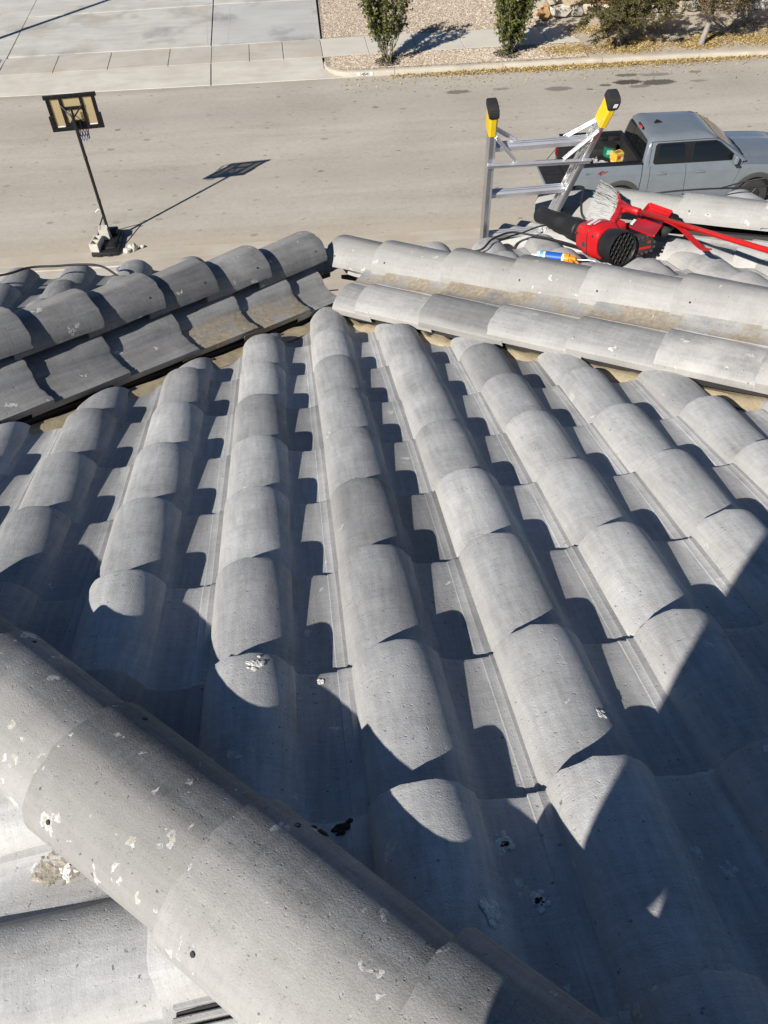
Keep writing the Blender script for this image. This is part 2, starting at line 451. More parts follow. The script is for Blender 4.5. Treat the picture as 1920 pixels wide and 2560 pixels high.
put_caps(on_line_R(-3.62, .254) + hR * .115, vR, [1.13, .745, .346, -.053, -.45, -.85], M['cap_pale'], .120, .092)
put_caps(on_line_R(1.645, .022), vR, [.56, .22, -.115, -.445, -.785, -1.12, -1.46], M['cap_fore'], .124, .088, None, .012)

# tiles far outside the view are left out
def near_view(o, margin=.30):
    mw = world_of(o)
    for v in list(o.data.vertices)[::9]:
        p = mw @ v.co - CAM; d = p.dot(fw_)
        if d > .05 and abs(p.dot(cx_) / d * FPX / 960) < 1 + margin * 2 and abs(p.dot(cy_) / d * FPX / 1280) < 1 + margin * 2: return True
    return False
for o in [o for o in C.objects if o.name.split('.')[0] == 'roof_tile']:
    if not near_view(o): bpy.data.objects.remove(o)

# roof deck below the tiles, mortar in the valleys
def deck(F, poly, h, name='roof_deck', m_=None):
    bm = bmesh.new(); add_prism(bm, poly, h - .02, h); o = new_obj(name, bm, m_ or M['under'], mw=F); attach(o, house); recalc_obj(o); return o
def recalc_obj(o):
    b = bmesh.new(); b.from_mesh(o.data); recalc(b); b.to_mesh(o.data); b.free()
deck(F0, [(-1.97, .33), (-.21, 2.09), (4.5, -2.6), (3.6, -5.24)], -.055)
deck(FPL, [(-3.6, 2.40), (-.15, 2.40), (-2.9, -.5), (-3.6, -.5)], -.03)
deck(FPR, [(-.1, 2.27), (1.2, 2.27), (4.0, -.6), (2.6, -.6)], -.03)
deck(FPQ, [(1.35, 2.40), (5.2, 2.40), (5.2, -.6), (4.3, -.6)], -.03)
deck(FL, [(0, -2.2), (.275, -2.2), (.275, 1.2), (0, 1.2)], -.03)
deck(FRs, [(0.01, -1.8), (.30, -1.8), (.30, 1.3), (0.01, 1.3)], -.03)
deck(FR2, [(0.01, -1.8), (.30, -1.8), (.30, 1.2), (0.01, 1.2)], -.03)
deck(FW, [(0.0, -.0), (hx * 3 , hy * 3), (-2.2, 2.2), (-2.2, -2.2), (-hx * 3, -hy * 3)], -.045)
def ribbon(name, pts, wid, m_, seed=1, hgt=.02):
    """lumpy mortar fillet along a polyline"""
    rr = random.Random(seed); P = spline(pts, 10); bm = bmesh.new(); rows = []
    for i, p in enumerate(P):
        d = (P[min(i + 1, len(P) - 1)] - P[max(i - 1, 0)]).normalized(); s_ = d.cross(N_).normalized(); row = []
        for k in range(7):
            u = k / 6 - .5
            row.append(bm.verts.new(p + s_ * (u * wid * rr.uniform(.85, 1.15)) + N_ * (hgt * math.cos(u * 3.1) * rr.uniform(.6, 1.3))))
        rows.append(row)
    for i in range(len(P) - 1):
        for k in range(6): bm.faces.new((rows[i][k], rows[i + 1][k], rows[i + 1][k + 1], rows[i][k + 1])).smooth = True
    recalc(bm); return new_obj(name, bm, m_, house)
ribbon('mortar_bed', [rp(-.21, -1.80, -.03), rp(.1, -1.47, -.02), (rp(.35, -1.22, -.02)), rp(.6, -.97, -.02), rp(1.6, .03, -.02)], .11, M['mortar'], 3, .03)
ribbon('mortar_bed', [rp(-.20, -1.74, -.01), rp(-.5, -1.445, -.012), rp(-.8, -1.145, -.014), rp(-1.4, -.545, -.016)], .10, M['mortar'], 4, .022)
# mortar under the caps (tan on the right, dark gap on the left)
# apex: white stucco saddle between the wings with a black bracket
ob = bmesh.new(); add_box(ob, (-.195, 1.93, -.035), (.155, .21, .13), None, .006, 2); attach(new_obj('stucco_saddle', ob, M['stucco_white'], mw=F0), house)
ob = bmesh.new(); add_box(ob, (-.245, 2.065, .045), (.026, .026, .032), None, .003); add_tube(ob, [(-.235, 2.07, .048), (-.13, 2.075, .048)], .003, 6); add_box(ob, (-.25, 2.05, .03), (.06, .012, .012), None, .002)
attach(new_obj('gutter_bracket', ob, M['black_plastic'], mw=F0), house)
ob = bmesh.new(); add_box(ob, (.243, 1.16, .014), (.022, .085, .014), Matrix.Rotation(R(6), 3, 'Z'), .004); attach(new_obj('white_flashing', ob, M['stucco_white'], mw=FRs), house)
for px_, y0_, y1_ in ((.352, .502, .622), (.333, .49, .622), (.318, .51, .622)):
    ob = bmesh.new(); add_box(ob, (px_, (y0_ + y1_) / 2, .021), (.010, y1_ - y0_, .012), None, .002); attach(new_obj('interlock_rib', ob, M['tile_west'], mw=FW), house)
    ob = bmesh.new(); add_box(ob, (px_ + .0085, (y0_ + y1_) / 2, .0165), (.006, y1_ - y0_ - .006, .008)); attach(new_obj('rib_groove', ob, M['under'], mw=FW), house)
# walls and fascia below
ob = bmesh.new(); wm = frame(Vector((O_.x, O_.y, 0)), Ah, Fh, Z)
add_prism(ob, [(-7, -6), (6.5, -6), (6.5, 2.05), (.15, 2.05), (.15, 1.65), (-.45, 1.65), (-.45, 2.05), (-7, 2.05)], 0, 6.45, wm); recalc(ob); new_obj('wall', ob, M['stucco'], house)
ob = bmesh.new(); add_box(ob, (-2.1, 2.19, 6.70), (3.4, .04, .2), None, .004); add_box(ob, (2.6, 2.19, 6.70), (4.8, .04, .2), None, .004)
new_obj('fascia', ob, M['stucco_white'], mw=wm); attach(bpy.data.objects['fascia'], house)


# ------------------------------------------------------------------ ground, road, kerbs, pavements
def conc_material(name, col, var=.14, scale=1.2, streak=(.5, 3), dark=.0, fine=60, tint=None, joint=None):
    m_ = mat(name, col, .88, 0, .3); g = NT(m_); v = g.coord()
    a = g.noise(v, scale, 7, .65); b = g.noise(v, fine, 3, .7); s_ = g.noise(g.mapping(v, (streak[0], streak[1], 1)), 1.3, 5, .6, .6)
    f = g.math('ADD', g.math('MULTIPLY', a, .4), g.math('ADD', g.math('MULTIPLY', s_, .35), g.math('MULTIPLY', b, .25)))
    c = g.ramp(f, [(.34, tuple(x * (1 - var) for x in col)), (.5, col), (.66, tuple(min(1, x * (1 + var)) for x in col))])
    if dark:
        d = g.noise(v, .55, 6, .6); c = g.mix(g.math('MULTIPLY', g.rng(d, .52, .70), dark, clamp=True), c, tuple(x * .45 for x in col))
    if tint:
        d = g.noise(g.mapping(v, (1, 1, 1), (7, 3, 0)), .9, 6, .6); c = g.mix(g.math('MULTIPLY', g.rng(d, .5, .68), .6, clamp=True), c, tint)
    g.col(c); g.bump(b, .25, .004); return m_
def road_material():
    col = (.385, .348, .293); m_ = mat('sandy_asphalt', col, .9, 0, .25); g = NT(m_); v = g.coord()
    a = g.noise(v, .35, 7, .6); b = g.noise(v, 22, 5, .8); s_ = g.noise(g.mapping(v, (.16, 1.5, 1)), 1, 5, .6, .4); e = g.noise(v, 7, 4, .7)
    f = g.math('ADD', g.math('MULTIPLY', a, .26), g.math('ADD', g.math('MULTIPLY', s_, .30), g.math('ADD', g.math('MULTIPLY', b, .34), g.math('MULTIPLY', e, .2))))
    c = g.ramp(f, [(.37, (.265, .236, .198)), (.5, col), (.63, (.475, .435, .37))])
    sep = g.n('ShaderNodeSeparateXYZ'); g.l(v, sep.inputs[0]); y = sep.outputs[1]
    # the two worn, greyer wheel tracks and the sand-coloured edges
    for cen, wd in ((23.6, 1.3), (19.6, 1.0)):
        tr = g.math('SUBTRACT', 1, g.math('DIVIDE', g.math('ABSOLUTE', g.math('SUBTRACT', y, cen)), wd), clamp=True)
        c = g.mix(g.math('MULTIPLY', g.math('MULTIPLY', tr, g.rng(s_, .35, .65)), .55, clamp=True), c, (.285, .255, .225))
    c = g.mix(g.math('MULTIPLY', g.rng(y, 17.4, 16.4), .45, clamp=True), c, (.42, .335, .24))
    c = g.mix(g.math('MULTIPLY', g.math('MULTIPLY', g.rng(y, 25.35, 25.66), g.rng(e, .35, .6)), .5, clamp=True), c, (.26, .20, .14))
    # small dark oil drips, each with a ragged outline
    wob = g.n('ShaderNodeTexNoise'); wob.inputs['Scale'].default_value = 9; g.l(v, wob.inputs['Vector'])
    vm = g.n('ShaderNodeVectorMath', operation='MULTIPLY_ADD'); g.l(wob.outputs['Color'], vm.inputs[0]); vm.inputs[1].default_value = (.16, .10, 0); g.l(g.mapping(v, (1, 1.5, 1)), vm.inputs[2])
    for sca, thr, rad, st in ((1.25, .76, .15, .75), (3.2, .82, .22, .7), (7, .86, .27, .55)):
        vo = g.n('ShaderNodeTexVoronoi'); vo.inputs['Scale'].default_value = sca; g.l(vm.outputs[0], vo.inputs['Vector'])
        sc_ = g.n('ShaderNodeSeparateColor'); g.l(vo.outputs['Color'], sc_.inputs[0])
        on = g.math('GREATER_THAN', sc_.outputs[0], thr); ins = g.rng(vo.outputs['Distance'], rad, rad * .6)
        ins = g.math('MULTIPLY', ins, g.rng(sc_.outputs[1], 0, 1, .25, 1))
        c = g.mix(g.math('MULTIPLY', g.math('MULTIPLY', on, ins), st, clamp=True), c, (.15, .125, .105))
    # the big oil stain by the far kerb
    for (ox, oy, rx, ry, k) in STAINS:
        dx = g.math('DIVIDE', g.math('SUBTRACT', sep.outputs[0], ox), rx); dy = g.math('DIVIDE', g.math('SUBTRACT', y, oy), ry)
        r2 = g.math('ADD', g.math('MULTIPLY', dx, dx), g.math('MULTIPLY', dy, dy))
        r2 = g.math('ADD', r2, g.math('MULTIPLY', g.math('SUBTRACT', e, .5), 1.6))
        c = g.mix(g.math('MULTIPLY', g.rng(r2, 1.0, .55), k, clamp=True), c, (.055, .044, .036))
    g.col(c); g.bump(b, .4, .006); return m_
STAINS = [(8.86, 24.18, .48, .20, .92), (9.72, 24.05, .58, .23, .82), (8.95, 24.70, .38, .13, .7), (9.85, 24.62, .5, .14, .45), (9.1, 23.83, .35, .12, .55), (8.15, 24.04, .2, .11, .7),
          (11.03, 24.67, .22, .1, .5), (10.9, 24.0, .3, .09, .4), (6.76, 23.99, .45, .18, .55), (3.84, 24.15, .42, .15, .6), (5.1, 24.2, .3, .1, .4), (7.63, 23.82, .12, .06, .6)]
M['road'] = road_material()
M['gutter'] = conc_material('gutter_concrete', (.46, .41, .335), .16, 1.0, (.6, 4), .15, 40, (.40, .33, .24))
M['kerb'] = conc_material('kerb_concrete', (.50, .455, .375), .2, 2.0, (1, 6), .25, 50, (.40, .33, .24))
M['apron'] = conc_material('apron_concrete', (.53, .50, .435), .18, .8, (.5, 2.5), .4, 50, (.45, .40, .32))
M['walk'] = conc_material('pavement_concrete', (.48, .445, .385), .14, 1.0, (.6, 2), .2, 50, (.42, .35, .26))
M['walk_pale'] = conc_material('pale_pavement_concrete', (.565, .53, .455), .08, 1.2, (.8, 2), .08, 50)
M['drive'] = conc_material('driveway_concrete', (.50, .485, .445), .22, .7, (.35, 2.2), .8, 45, (.43, .385, .31))
M['drive_dark'] = conc_material('stained_driveway_concrete', (.46, .455, .43), .16, .6, (.35, 2.2), .9, 45)
M['dirt'] = conc_material('pale_dirt', (.46, .40, .32), .25, 1.4, (1, 1), .35, 30, (.36, .27, .18))
M['joint'] = noisy('joint_grit', (.15, .13, .105), .3, 20, 90)
M['ground'] = conc_material('dry_ground', (.36, .31, .24), .25, .3, (1, 1), .3, 20)
def gravel_material():
    m_ = mat('pea_gravel', (.45, .39, .32), .9, 0, .2); g = NT(m_); v = g.coord()
    vo = g.n('ShaderNodeTexVoronoi'); vo.inputs['Scale'].default_value = 24; g.l(v, vo.inputs['Vector'])
    sc_ = g.n('ShaderNodeSeparateColor'); g.l(vo.outputs['Color'], sc_.inputs[0])
    c = g.ramp(sc_.outputs[0], [(0, (.22, .165, .115)), (.35, (.37, .30, .22)), (.7, (.46, .39, .305)), (1, (.57, .51, .43))])
    g.col(g.mix(g.math('MULTIPLY', g.rng(vo.outputs['Distance'], .45, .8), .5, clamp=True), c, (.17, .135, .10)))
    g.bump(g.math('SUBTRACT', 1, vo.outputs['Distance']), .8, .02); return m_
M['gravel'] = gravel_material()
SF = Matrix.Rotation(TH, 4, 'Z')                            # street frame; object coordinates = street coordinates
def sp(s, d, z=0):                                          # measured on the road level, raised to z, in street coordinates
    f = (CAM.z - z) / CAM.z; return Vector((s * f, d * f, z))
def slab(bm, pts, z, thick=.06, z2=None):
    """slab with its top at z (or a z per corner)"""
    zs = z if isinstance(z, (list, tuple)) else [z] * len(pts)
    top = [sp(p[0], p[1], zz) for p, zz in zip(pts, zs)]
    a = [bm.verts.new(p) for p in top]; b = [bm.verts.new(p - Vector((0, 0, thick))) for p in top]; n = len(a)
    f = bm.faces.new(a)
    for i in range(n): bm.faces.new((a[i], b[i], b[(i + 1) % n], a[(i + 1) % n]))
    recalc(bm)
def ground_piece(name, pts, z, m_, thick=.06, bev=.006, parent=None):
    bm = bmesh.new(); slab(bm, pts, z, thick)
    if bev:
        es = [e for e in bm.edges if len(e.link_faces) == 2 and e.calc_face_angle(0) > .6 and all(f.normal.z > -.5 for f in e.link_faces) and any(f.normal.z > .5 for f in e.link_faces)]
        bmesh.ops.bevel(bm, geom=es, offset=bev, segments=1, affect='EDGES')
    o = new_obj(name, bm, m_, mw=SF.copy())
    if parent: attach(o, parent)
    else: o['kind'] = 'structure'
    return o
bm = bmesh.new()
for q in ((-600, -600), (600, -600), (600, 900), (-600, 900)): bm.verts.new((q[0], q[1], -.035))
bm.faces.new(bm.verts[:]); struct('ground', bm, M['ground'], mw=SF.copy())
ground_piece('road', [(-70, 16.45), (70, 16.45), (70, 25.68), (-70, 25.68)], 0.0, M['road'], .03, 0)
# near side: gutter, low kerb, pavement (mostly hidden by the roof)
ground_piece('gutter', [(-70, 16.03), (70, 16.03), (70, 16.44), (-70, 16.44)], 0.004, M['gutter'], .03, 0)
kn = ground_piece('kerb', [(-70, 15.76), (-4.35, 15.80), (-4.35, 16.02), (-70, 16.02)], [.13, .13, .09, .09], M['kerb'], .14, .02)
ground_piece('kerb', [(3.6, 15.82), (70, 15.82), (70, 16.02), (3.6, 16.02)], [.13, .13, .09, .09], M['kerb'], .14, .02)
ground_piece('driveway_apron', [(-4.33, 14.2), (3.58, 14.2), (3.58, 16.02), (-4.33, 16.02)], [.11, .11, .012, .012], M['gutter'], .03, 0)
ground_piece('pavement', [(-70, 14.0), (-4.36, 14.0), (-4.36, 15.75), (-70, 15.75)], .12, M['walk'], .1, 0)
ground_piece('pavement', [(3.62, 14.0), (70, 14.0), (70, 15.8), (3.62, 15.8)], .12, M['walk'], .1, 0)
ground_piece('driveway', [(-4.33, 5), (3.58, 5), (3.58, 14.17), (-4.33, 14.17)], .11, M['drive'], .1, 0)
ground_piece('yard', [(-70, 3), (-4.36, 3), (-4.36, 13.97), (-70, 13.97)], .10, M['gravel'], .1, 0)
ground_piece('yard', [(3.62, 3), (70, 3), (70, 13.97), (3.62, 13.97)], .10, M['gravel'], .1, 0)
# far side apron in two pours
ZA = .10
bm = bmesh.new()
for q in ((-11, 25.6), (.3, 25.6), (.3, 40), (-11, 40)): bm.verts.new(sp(q[0], q[1], -.012))
bm.faces.new(bm.verts[:]); struct('joint_bed', bm, M['joint'], mw=SF.copy())
ap = ground_piece('far_driveway_apron', [(-10.07, 25.69), (-3.415, 25.69), (-3.53, 27.40), (-10.17, 27.36)], [.012, .012, ZA, ZA], M['apron'], .05, .008)
ground_piece('apron_slab', [(-3.385, 25.69), (.62, 25.72), (.02, 26.55), (-.02, 27.50), (-3.50, 27.40)], [.012, .012, .06, ZA, ZA], M['apron'], .05, .008, ap)
# far pavement, slab by slab
bm = bmesh.new()
for q in ((-10.4, 27.3), (8.35, 27.6), (8.35, 29.3), (-10.4, 28.9)): bm.verts.new(sp(q[0], q[1], .055))
bm.faces.new(bm.verts[:]); pv = struct('far_pavement', bm, M['joint'], mw=SF.copy())
jx = [-10.15, -8.45, -6.76, -4.87, -3.52, -2.31, -1.23, .02, 1.50, 3.06, 4.57, 6.1, 7.3, 8.29]
for a, b in zip(jx, jx[1:]):
    g_ = .008
    n0 = 27.42 + .012 * (a + 10); n1 = 27.42 + .012 * (b + 10); f0 = 28.86 + .028 * (a + 10); f1 = 28.86 + .028 * (b + 10)
    if a > 1: f0 = f1 = 29.2
    ground_piece('paving_slab', [(a + g_, n0), (b - g_, n1), (b - g_ - .07, f1), (a + g_ - .07, f0)], ZA + random.uniform(-.004, .004), M['walk_pale'] if a > -.5 else M['walk'], .04, .008, pv)
# far driveway slabs
dr = ground_piece('far_driveway', [(-10.19, 29.0), (-3.63, 29.05), (-3.83, 33.24), (-10.40, 32.9)], ZA + .01, M['drive'], .05, .012)
for q, mt in (([(-10.41, 32.94), (-3.84, 33.28), (-4.3, 44), (-10.93, 44)], 'drive'), ([(-3.60, 29.05), (-.02, 29.14), (-.09, 33.28), (-3.80, 33.28)], 'drive_dark'), ([(-3.81, 33.32), (-.1, 33.32), (-.2, 44), (-4.27, 44)], 'drive')):
    ground_piece('driveway_slab', q, ZA + .01, M[mt], .05, .012, dr)
# scored border lines beside the main joint
for s0, s1 in ((-3.95, -4.28), (-3.30, -3.42), (-.38, -.52)):
    bm = bmesh.new()
    slab(bm, [(s0 + .2, 29.1), (s0 + .222, 29.1), (s1 + .222, 33.2), (s1 + .2, 33.2)], ZA + .0125, .002); attach(new_obj('scored_line', bm, M['walk'], mw=SF.copy()), dr)
ground_piece('neighbour_driveway', [(-13.5, 27.4), (-10.19, 27.4), (-10.21, 28.95), (-10.96, 44), (-16, 44)], ZA, M['drive'], .05, .01)
ground_piece('neighbour_apron', [(-16, 25.69), (-10.1, 25.69), (-10.2, 27.37), (-16, 27.37)], [.012, .012, ZA, ZA], M['apron'], .05, .008)
# raised beds
ground_piece('far_gravel_yard', [(.03, 29.17), (7.6, 29.27), (7.2, 44), (-.15, 44)], ZA - .01, M['gravel'], .05, 0)
ground_piece('planting_strip', [(.10, 26.70), (.45, 26.42), (1.0, 26.26), (8.22, 26.26), (8.30, 27.62), (.05, 27.52)], .115, M['gravel'], .08, 0)
ground_piece('dirt_verge', [(8.26, 26.26), (60, 25.6), (60, 29.2), (8.0, 29.4), (8.31, 27.63)], .112, M['dirt'], .08, 0)
ground_piece('hillside', [(7.3, 29.2), (60, 29.0), (60, 44), (7.2, 44)], .08, M['dirt'], .08, 0)
# far kerb with its rounded start, pieces end at real joints
def kerb_run(name, path, w_=.17, h=.13, parent=None):
    bm = bmesh.new(); rows = []
    prof = [(0, -.03), (.012, h * .55), (.03, h * .92), (.05, h), (w_, h), (w_, -.03)]
    P = [Vector((p[0], p[1], 0)) for p in path]
    for i, p in enumerate(P):
        d = (P[min(i + 1, len(P) - 1)] - P[max(i - 1, 0)]).normalized(); n = Vector((-d.y, d.x, 0)); f = p.z
        hh = path[i][2] if len(path[i]) > 2 else 1
        rows.append([bm.verts.new(p + n * a + Vector((0, 0, b * hh if b > 0 else b))) for a, b in prof])
    for i in range(len(P) - 1):
        for k in range(len(prof) - 1): bm.faces.new((rows[i][k], rows[i + 1][k], rows[i + 1][k + 1], rows[i][k + 1]))
    bm.faces.new(rows[0]); bm.faces.new(rows[-1]); recalc(bm)
    o = new_obj(name, bm, M['kerb'], mw=SF.copy()); sharp(o, 35)
    if parent: attach(o, parent)
    else: o['kind'] = 'structure'
    return o
arc = [(-.02, 27.02, .25), (-.01, 26.7, .55), (.05, 26.35, .85), (.17, 26.08, 1), (.36, 25.87, 1), (.62, 25.74, 1), (.88, 25.70, 1), (1.6, 25.69, 1), (2.13, 25.69, 1)]
kf = kerb_run('far_kerb', arc)
xs = [2.145, 5.44, 8.5, 11.5, 14.5, 17.5, 20.5, 40]
for a, b in zip(xs, xs[1:]): kerb_run('kerb_stone', [(a, 25.69 - max(0, a - 10) * .03), (b - .015, 25.69 - max(0, b - 10) * .03)], parent=kf)
kerb_run('neighbour_kerb', [(-60, 25.69), (-16, 25.69)])
# painted house number on the kerb face
bm = bmesh.new(); slab_w = .48
add_box(bm, (1.23, 25.6885, .072), (slab_w, .004, .095)); pn = new_obj('painted_number_patch', bm, noisy('white_kerb_paint', (.72, .71, .66), .12, 12, 90), mw=SF.copy()); attach(pn, kf)
def text_mesh(name, txt, size, mtx, m_, parent, extr=.001, bold=0):
    cu = bpy.data.curves.new(name, 'FONT'); cu.body = txt; cu.size = size; cu.extrude = extr; cu.offset = bold; cu.align_x = 'CENTER'; cu.align_y = 'CENTER'
    to = bpy.data.objects.new(name, cu); C.objects.link(to)
    me = bpy.data.meshes.new_from_object(to); bpy.data.objects.remove(to); me.materials.clear(); me.materials.append(m_)
    o = bpy.data.objects.new(name, me); C.objects.link(o); o.matrix_basis = mtx
    if parent: attach(o, parent)
    return o
upright = Matrix.Rotation(R(90), 4, 'X')
M['black_paint'] = noisy('black_paint', (.02, .02, .02), .3, 20, 90)
text_mesh('painted_number', '14541', .105, SF @ Matrix.Translation((1.23, 25.684, .072)) @ upright @ Matrix.Scale(1.15, 4, (1, 0, 0)), M['black_paint'], kf, .001, .003)

#__OBJECTS__

# ------------------------------------------------------------------ basketball hoop on the road
def obj_mat_all():
    M['frame_black'] = noisy('matt_black_frame', (.006, .006, .006), .3, 20, 120, .42, .05)
    M['pole_black'] = noisy('painted_black_steel', (.008, .009, .010), .3, 8, 150, .4, .03, 0, .5)
    M['block'] = noisy('concrete_block', (.56, .53, .46), .12, 12, 120, .92, .5)
    M['white_plastic'] = mat('white_plastic', (.75, .75, .73), .45)
    M['orange_steel'] = mat('rim_orange_paint', (.42, .09, .03), .45)
    M['net_white'] = mat('net_cord_white', (.6, .6, .62), .8); M['net_blue'] = mat('net_cord_blue', (.03, .05, .28), .8); M['net_red'] = mat('net_cord_red', (.4, .06, .06), .8)
    m_ = mat('smoky_tan_acrylic', (.54, .44, .27), .25); g = NT(m_); out = [n for n in g.t.nodes if n.type == 'OUTPUT_MATERIAL'][0]
    tr = g.n('ShaderNodeBsdfTransparent'); tr.inputs[0].default_value = (.88, .81, .64, 1); mx = g.n('ShaderNodeMixShader'); mx.inputs[0].default_value = .45
    g.l(tr.outputs[0], mx.inputs[1]); g.l(g.b.outputs[0], mx.inputs[2]); g.l(mx.outputs[0], out.inputs[0]); M['acrylic'] = m_
obj_mat_all()
BL, BR_ = Vector((-6.455, 16.65, 2.40)), Vector((-5.44, 16.81, 2.40))
bx = (BR_ - BL); BWID = bx.length; bx.normalize(); by = Z.cross(bx)          # by points away from the house (the playing side)
foot = Vector((-5.95, 16.63, 0))
hoop = empty('basketball_hoop', 'black portable basketball hoop with tan clear backboard standing on the road', 'basketball hoop', foot, TH)
mB = frame(BL, bx, by, Z)
BH = .69
bm = bmesh.new(); fw = .075
def fr(x0, x1, z0, z1, t=.045, b=.008): add_box(bm, ((x0 + x1) / 2, 0, (z0 + z1) / 2), (x1 - x0, t, z1 - z0), None, b, 2)
fr(0, BWID, BH - fw, BH); fr(-.0, BWID, 0, fw); fr(.035, .035 + fw, fw - .01, BH - fw + .01); fr(BWID - .035 - fw, BWID - .035, fw - .01, BH - fw + .01)
fr(-.0, .06, .0, .30, .05); fr(BWID - .06, BWID, .0, .30, .05)
for xx in (.315, BWID - .315): fr(xx - .032, xx + .032, fw - .01, BH - fw + .01, .04)
fr(.345, BWID - .345, .395, .455, .04); fr(.345, BWID - .345, fw - .01, .15, .04)
for k in range(9):
    for zz in (.035, BH - .035): add_box(bm, (.08 + k * (BWID - .16) / 8, -.026, zz), (.07, .012, .028), None, .004)
for k in range(7):
    for xx in (.06, BWID - .06): add_box(bm, (xx, -.026, .1 + k * .085), (.03, .012, .05), None, .004)
bb = new_obj('backboard_frame', bm, M['frame_black'], mw=mB); attach(bb, hoop)
for (x0, x1, z0, z1) in ((.10, .285, .07, BH - .07), (BWID - .285, BWID - .10, .07, BH - .07), (.34, BWID - .34, .45, BH - .07), (.34, BWID - .34, .14, .40)):
    bm = bmesh.new(); add_box(bm, ((x0 + x1) / 2, .008, (z0 + z1) / 2), (x1 - x0, .006, z1 - z0)); attach(new_obj('backboard_panel', bm, M['acrylic'], mw=mB), hoop)
for x0, x1 in ((.115, .27), (BWID - .27, BWID - .115)):
    bm = bmesh.new(); add_box(bm, ((x0 + x1) / 2, -.001, .088), (x1 - x0, .01, .022), None, .002); attach(new_obj('white_edge_strip', bm, M['white_plastic'], mw=mB), hoop)
ptop = mB @ Vector((BWID / 2 - .02, -.16, .46))
bm = bmesh.new(); add_tube(bm, spline([foot + Vector((0, 0, .12)), foot.lerp(ptop, .5), ptop], 8), .034, 12); attach(new_obj('pole', bm, M['pole_black'], hoop, True), hoop) if False else new_obj('pole', bm, M['pole_black'], hoop, True)
bm = bmesh.new(); pdir = (ptop - foot).normalized()
for f_ in (.33, .66): add_tube(bm, [foot + (ptop - foot) * f_ - pdir * .02, foot + (ptop - foot) * f_ + pdir * .02], .040, 12)
new_obj('pole_collar', bm, M['pole_black'], hoop, True)
for xx in (.30, BWID - .30):
    bm = bmesh.new(); add_tube(bm, [ptop - pdir * .18, mB @ Vector((xx, -.03, .50))], .013, 6); new_obj('backboard_brace', bm, M['pole_black'], hoop)
    bm = bmesh.new(); add_tube(bm, [ptop - pdir * .34, mB @ Vector((BWID / 2 + (xx - BWID / 2) * .5, -.03, .10))], .013, 6); new_obj('backboard_brace', bm, M['pole_black'], hoop)
bm = bmesh.new(); add_box(bm, mB @ Vector((BWID / 2, -.05, .13)), (.2, .10, .14), None, .01); new_obj('bracket', bm, M['frame_black'], hoop)
rc = mB @ Vector((BWID / 2, .30, .14))
bm = bmesh.new(); ring = [rc + bx * (.215 * math.cos(a)) + by * (.215 * math.sin(a)) for a in [2 * math.pi * k / 28 for k in range(29)]]
add_tube(bm, ring, .009, 6); add_tube(bm, [rc - by * .215, mB @ Vector((BWID / 2, .02, .10))], .02, 6); new_obj('rim', bm, M['orange_steel'], hoop, True)
net = [bmesh.new() for _ in range(3)]
nn = 12
for k in range(nn):
    for sg in (1, -1):
        pts = []
        for j in range(7):
            a = 2 * math.pi * (k + sg * .5 * j / 1.0) / nn; r_ = .212 - .105 * min(1, j / 4.5); pts.append(rc + bx * (r_ * math.cos(a)) + by * (r_ * math.sin(a)) - Z * (.075 * j))
        add_tube(net[0], pts[:3], .0045, 4); add_tube(net[2], pts[2:5], .0045, 4); add_tube(net[1], pts[4:], .006, 4)
for b_, mt in zip(net, ('net_white', 'net_blue', 'net_red')): new_obj('net', b_, M[mt], hoop)
bs = M['black_plastic']
mBase = SF @ Matrix.Translation((-5.09, 16.70, 0))
bm = bmesh.new(); add_box(bm, (0, 0, .055), (.58, 1.0, .10), None, .03, 2); add_box(bm, (0, .05, .115), (.46, .80, .06), None, .03, 2); add_box(bm, (.02, .32, .16), (.36, .24, .12), None, .03, 2)
for k in (-.12, .10): add_box(bm, (k, -.5, .04), (.10, .03, .05), None, .004)
attach(sharp(new_obj('base', bm, bs, None, True, mw=mBase)), hoop)
for sx, ex in ((-.30, -.27), (.02, .20)):
    bm = bmesh.new(); add_tube(bm, [foot + pdir * .62, mBase @ Vector((ex, -.26 if sx > 0 else .42, .13))], .014, 6); new_obj('strut', bm, M['pole_black'], hoop)
bm = bmesh.new(); add_tube(bm, spline([foot + pdir * .70, foot + pdir * .74 + Vector((-.06, -.02, .02)), foot + pdir * .70 + Vector((-.14, -.04, 0))], 5), .010, 6); new_obj('height_handle', bm, M['white_plastic'], hoop)

def block(name, label, loc, rot, size=(.19, .39, .19), tilt=(0, 0)):
    bm = bmesh.new(); sx, sy, sz = size; t = .032
    T = Matrix.Rotation(tilt[0], 4, 'X') @ Matrix.Rotation(tilt[1], 4, 'Y')
    for x in (-sx / 2 + t / 2, sx / 2 - t / 2): add_box(bm, (x, 0, sz / 2), (t, sy, sz), None, .003)
    for y in (-sy / 2 + t / 2, 0, sy / 2 - t / 2): add_box(bm, (0, y, sz / 2), (sx - 2 * t + .002, t, sz - .004))
    for v in bm.verts: v.co = T @ v.co
    o = new_obj(name, bm, M['block'], mw=SF @ Matrix.Translation(loc) @ Matrix.Rotation(rot, 4, 'Z')); tag(o, label, 'concrete block'); return o
block('concrete_block', 'hollow concrete block with two open cells on the front corner of the hoop base', (-5.26, 16.43, .107), R(-8))
block('concrete_block', 'hollow concrete block standing upright behind the other one beside the hoop pole', (-5.12, 16.76, .148), R(4), (.20, .20, .25))
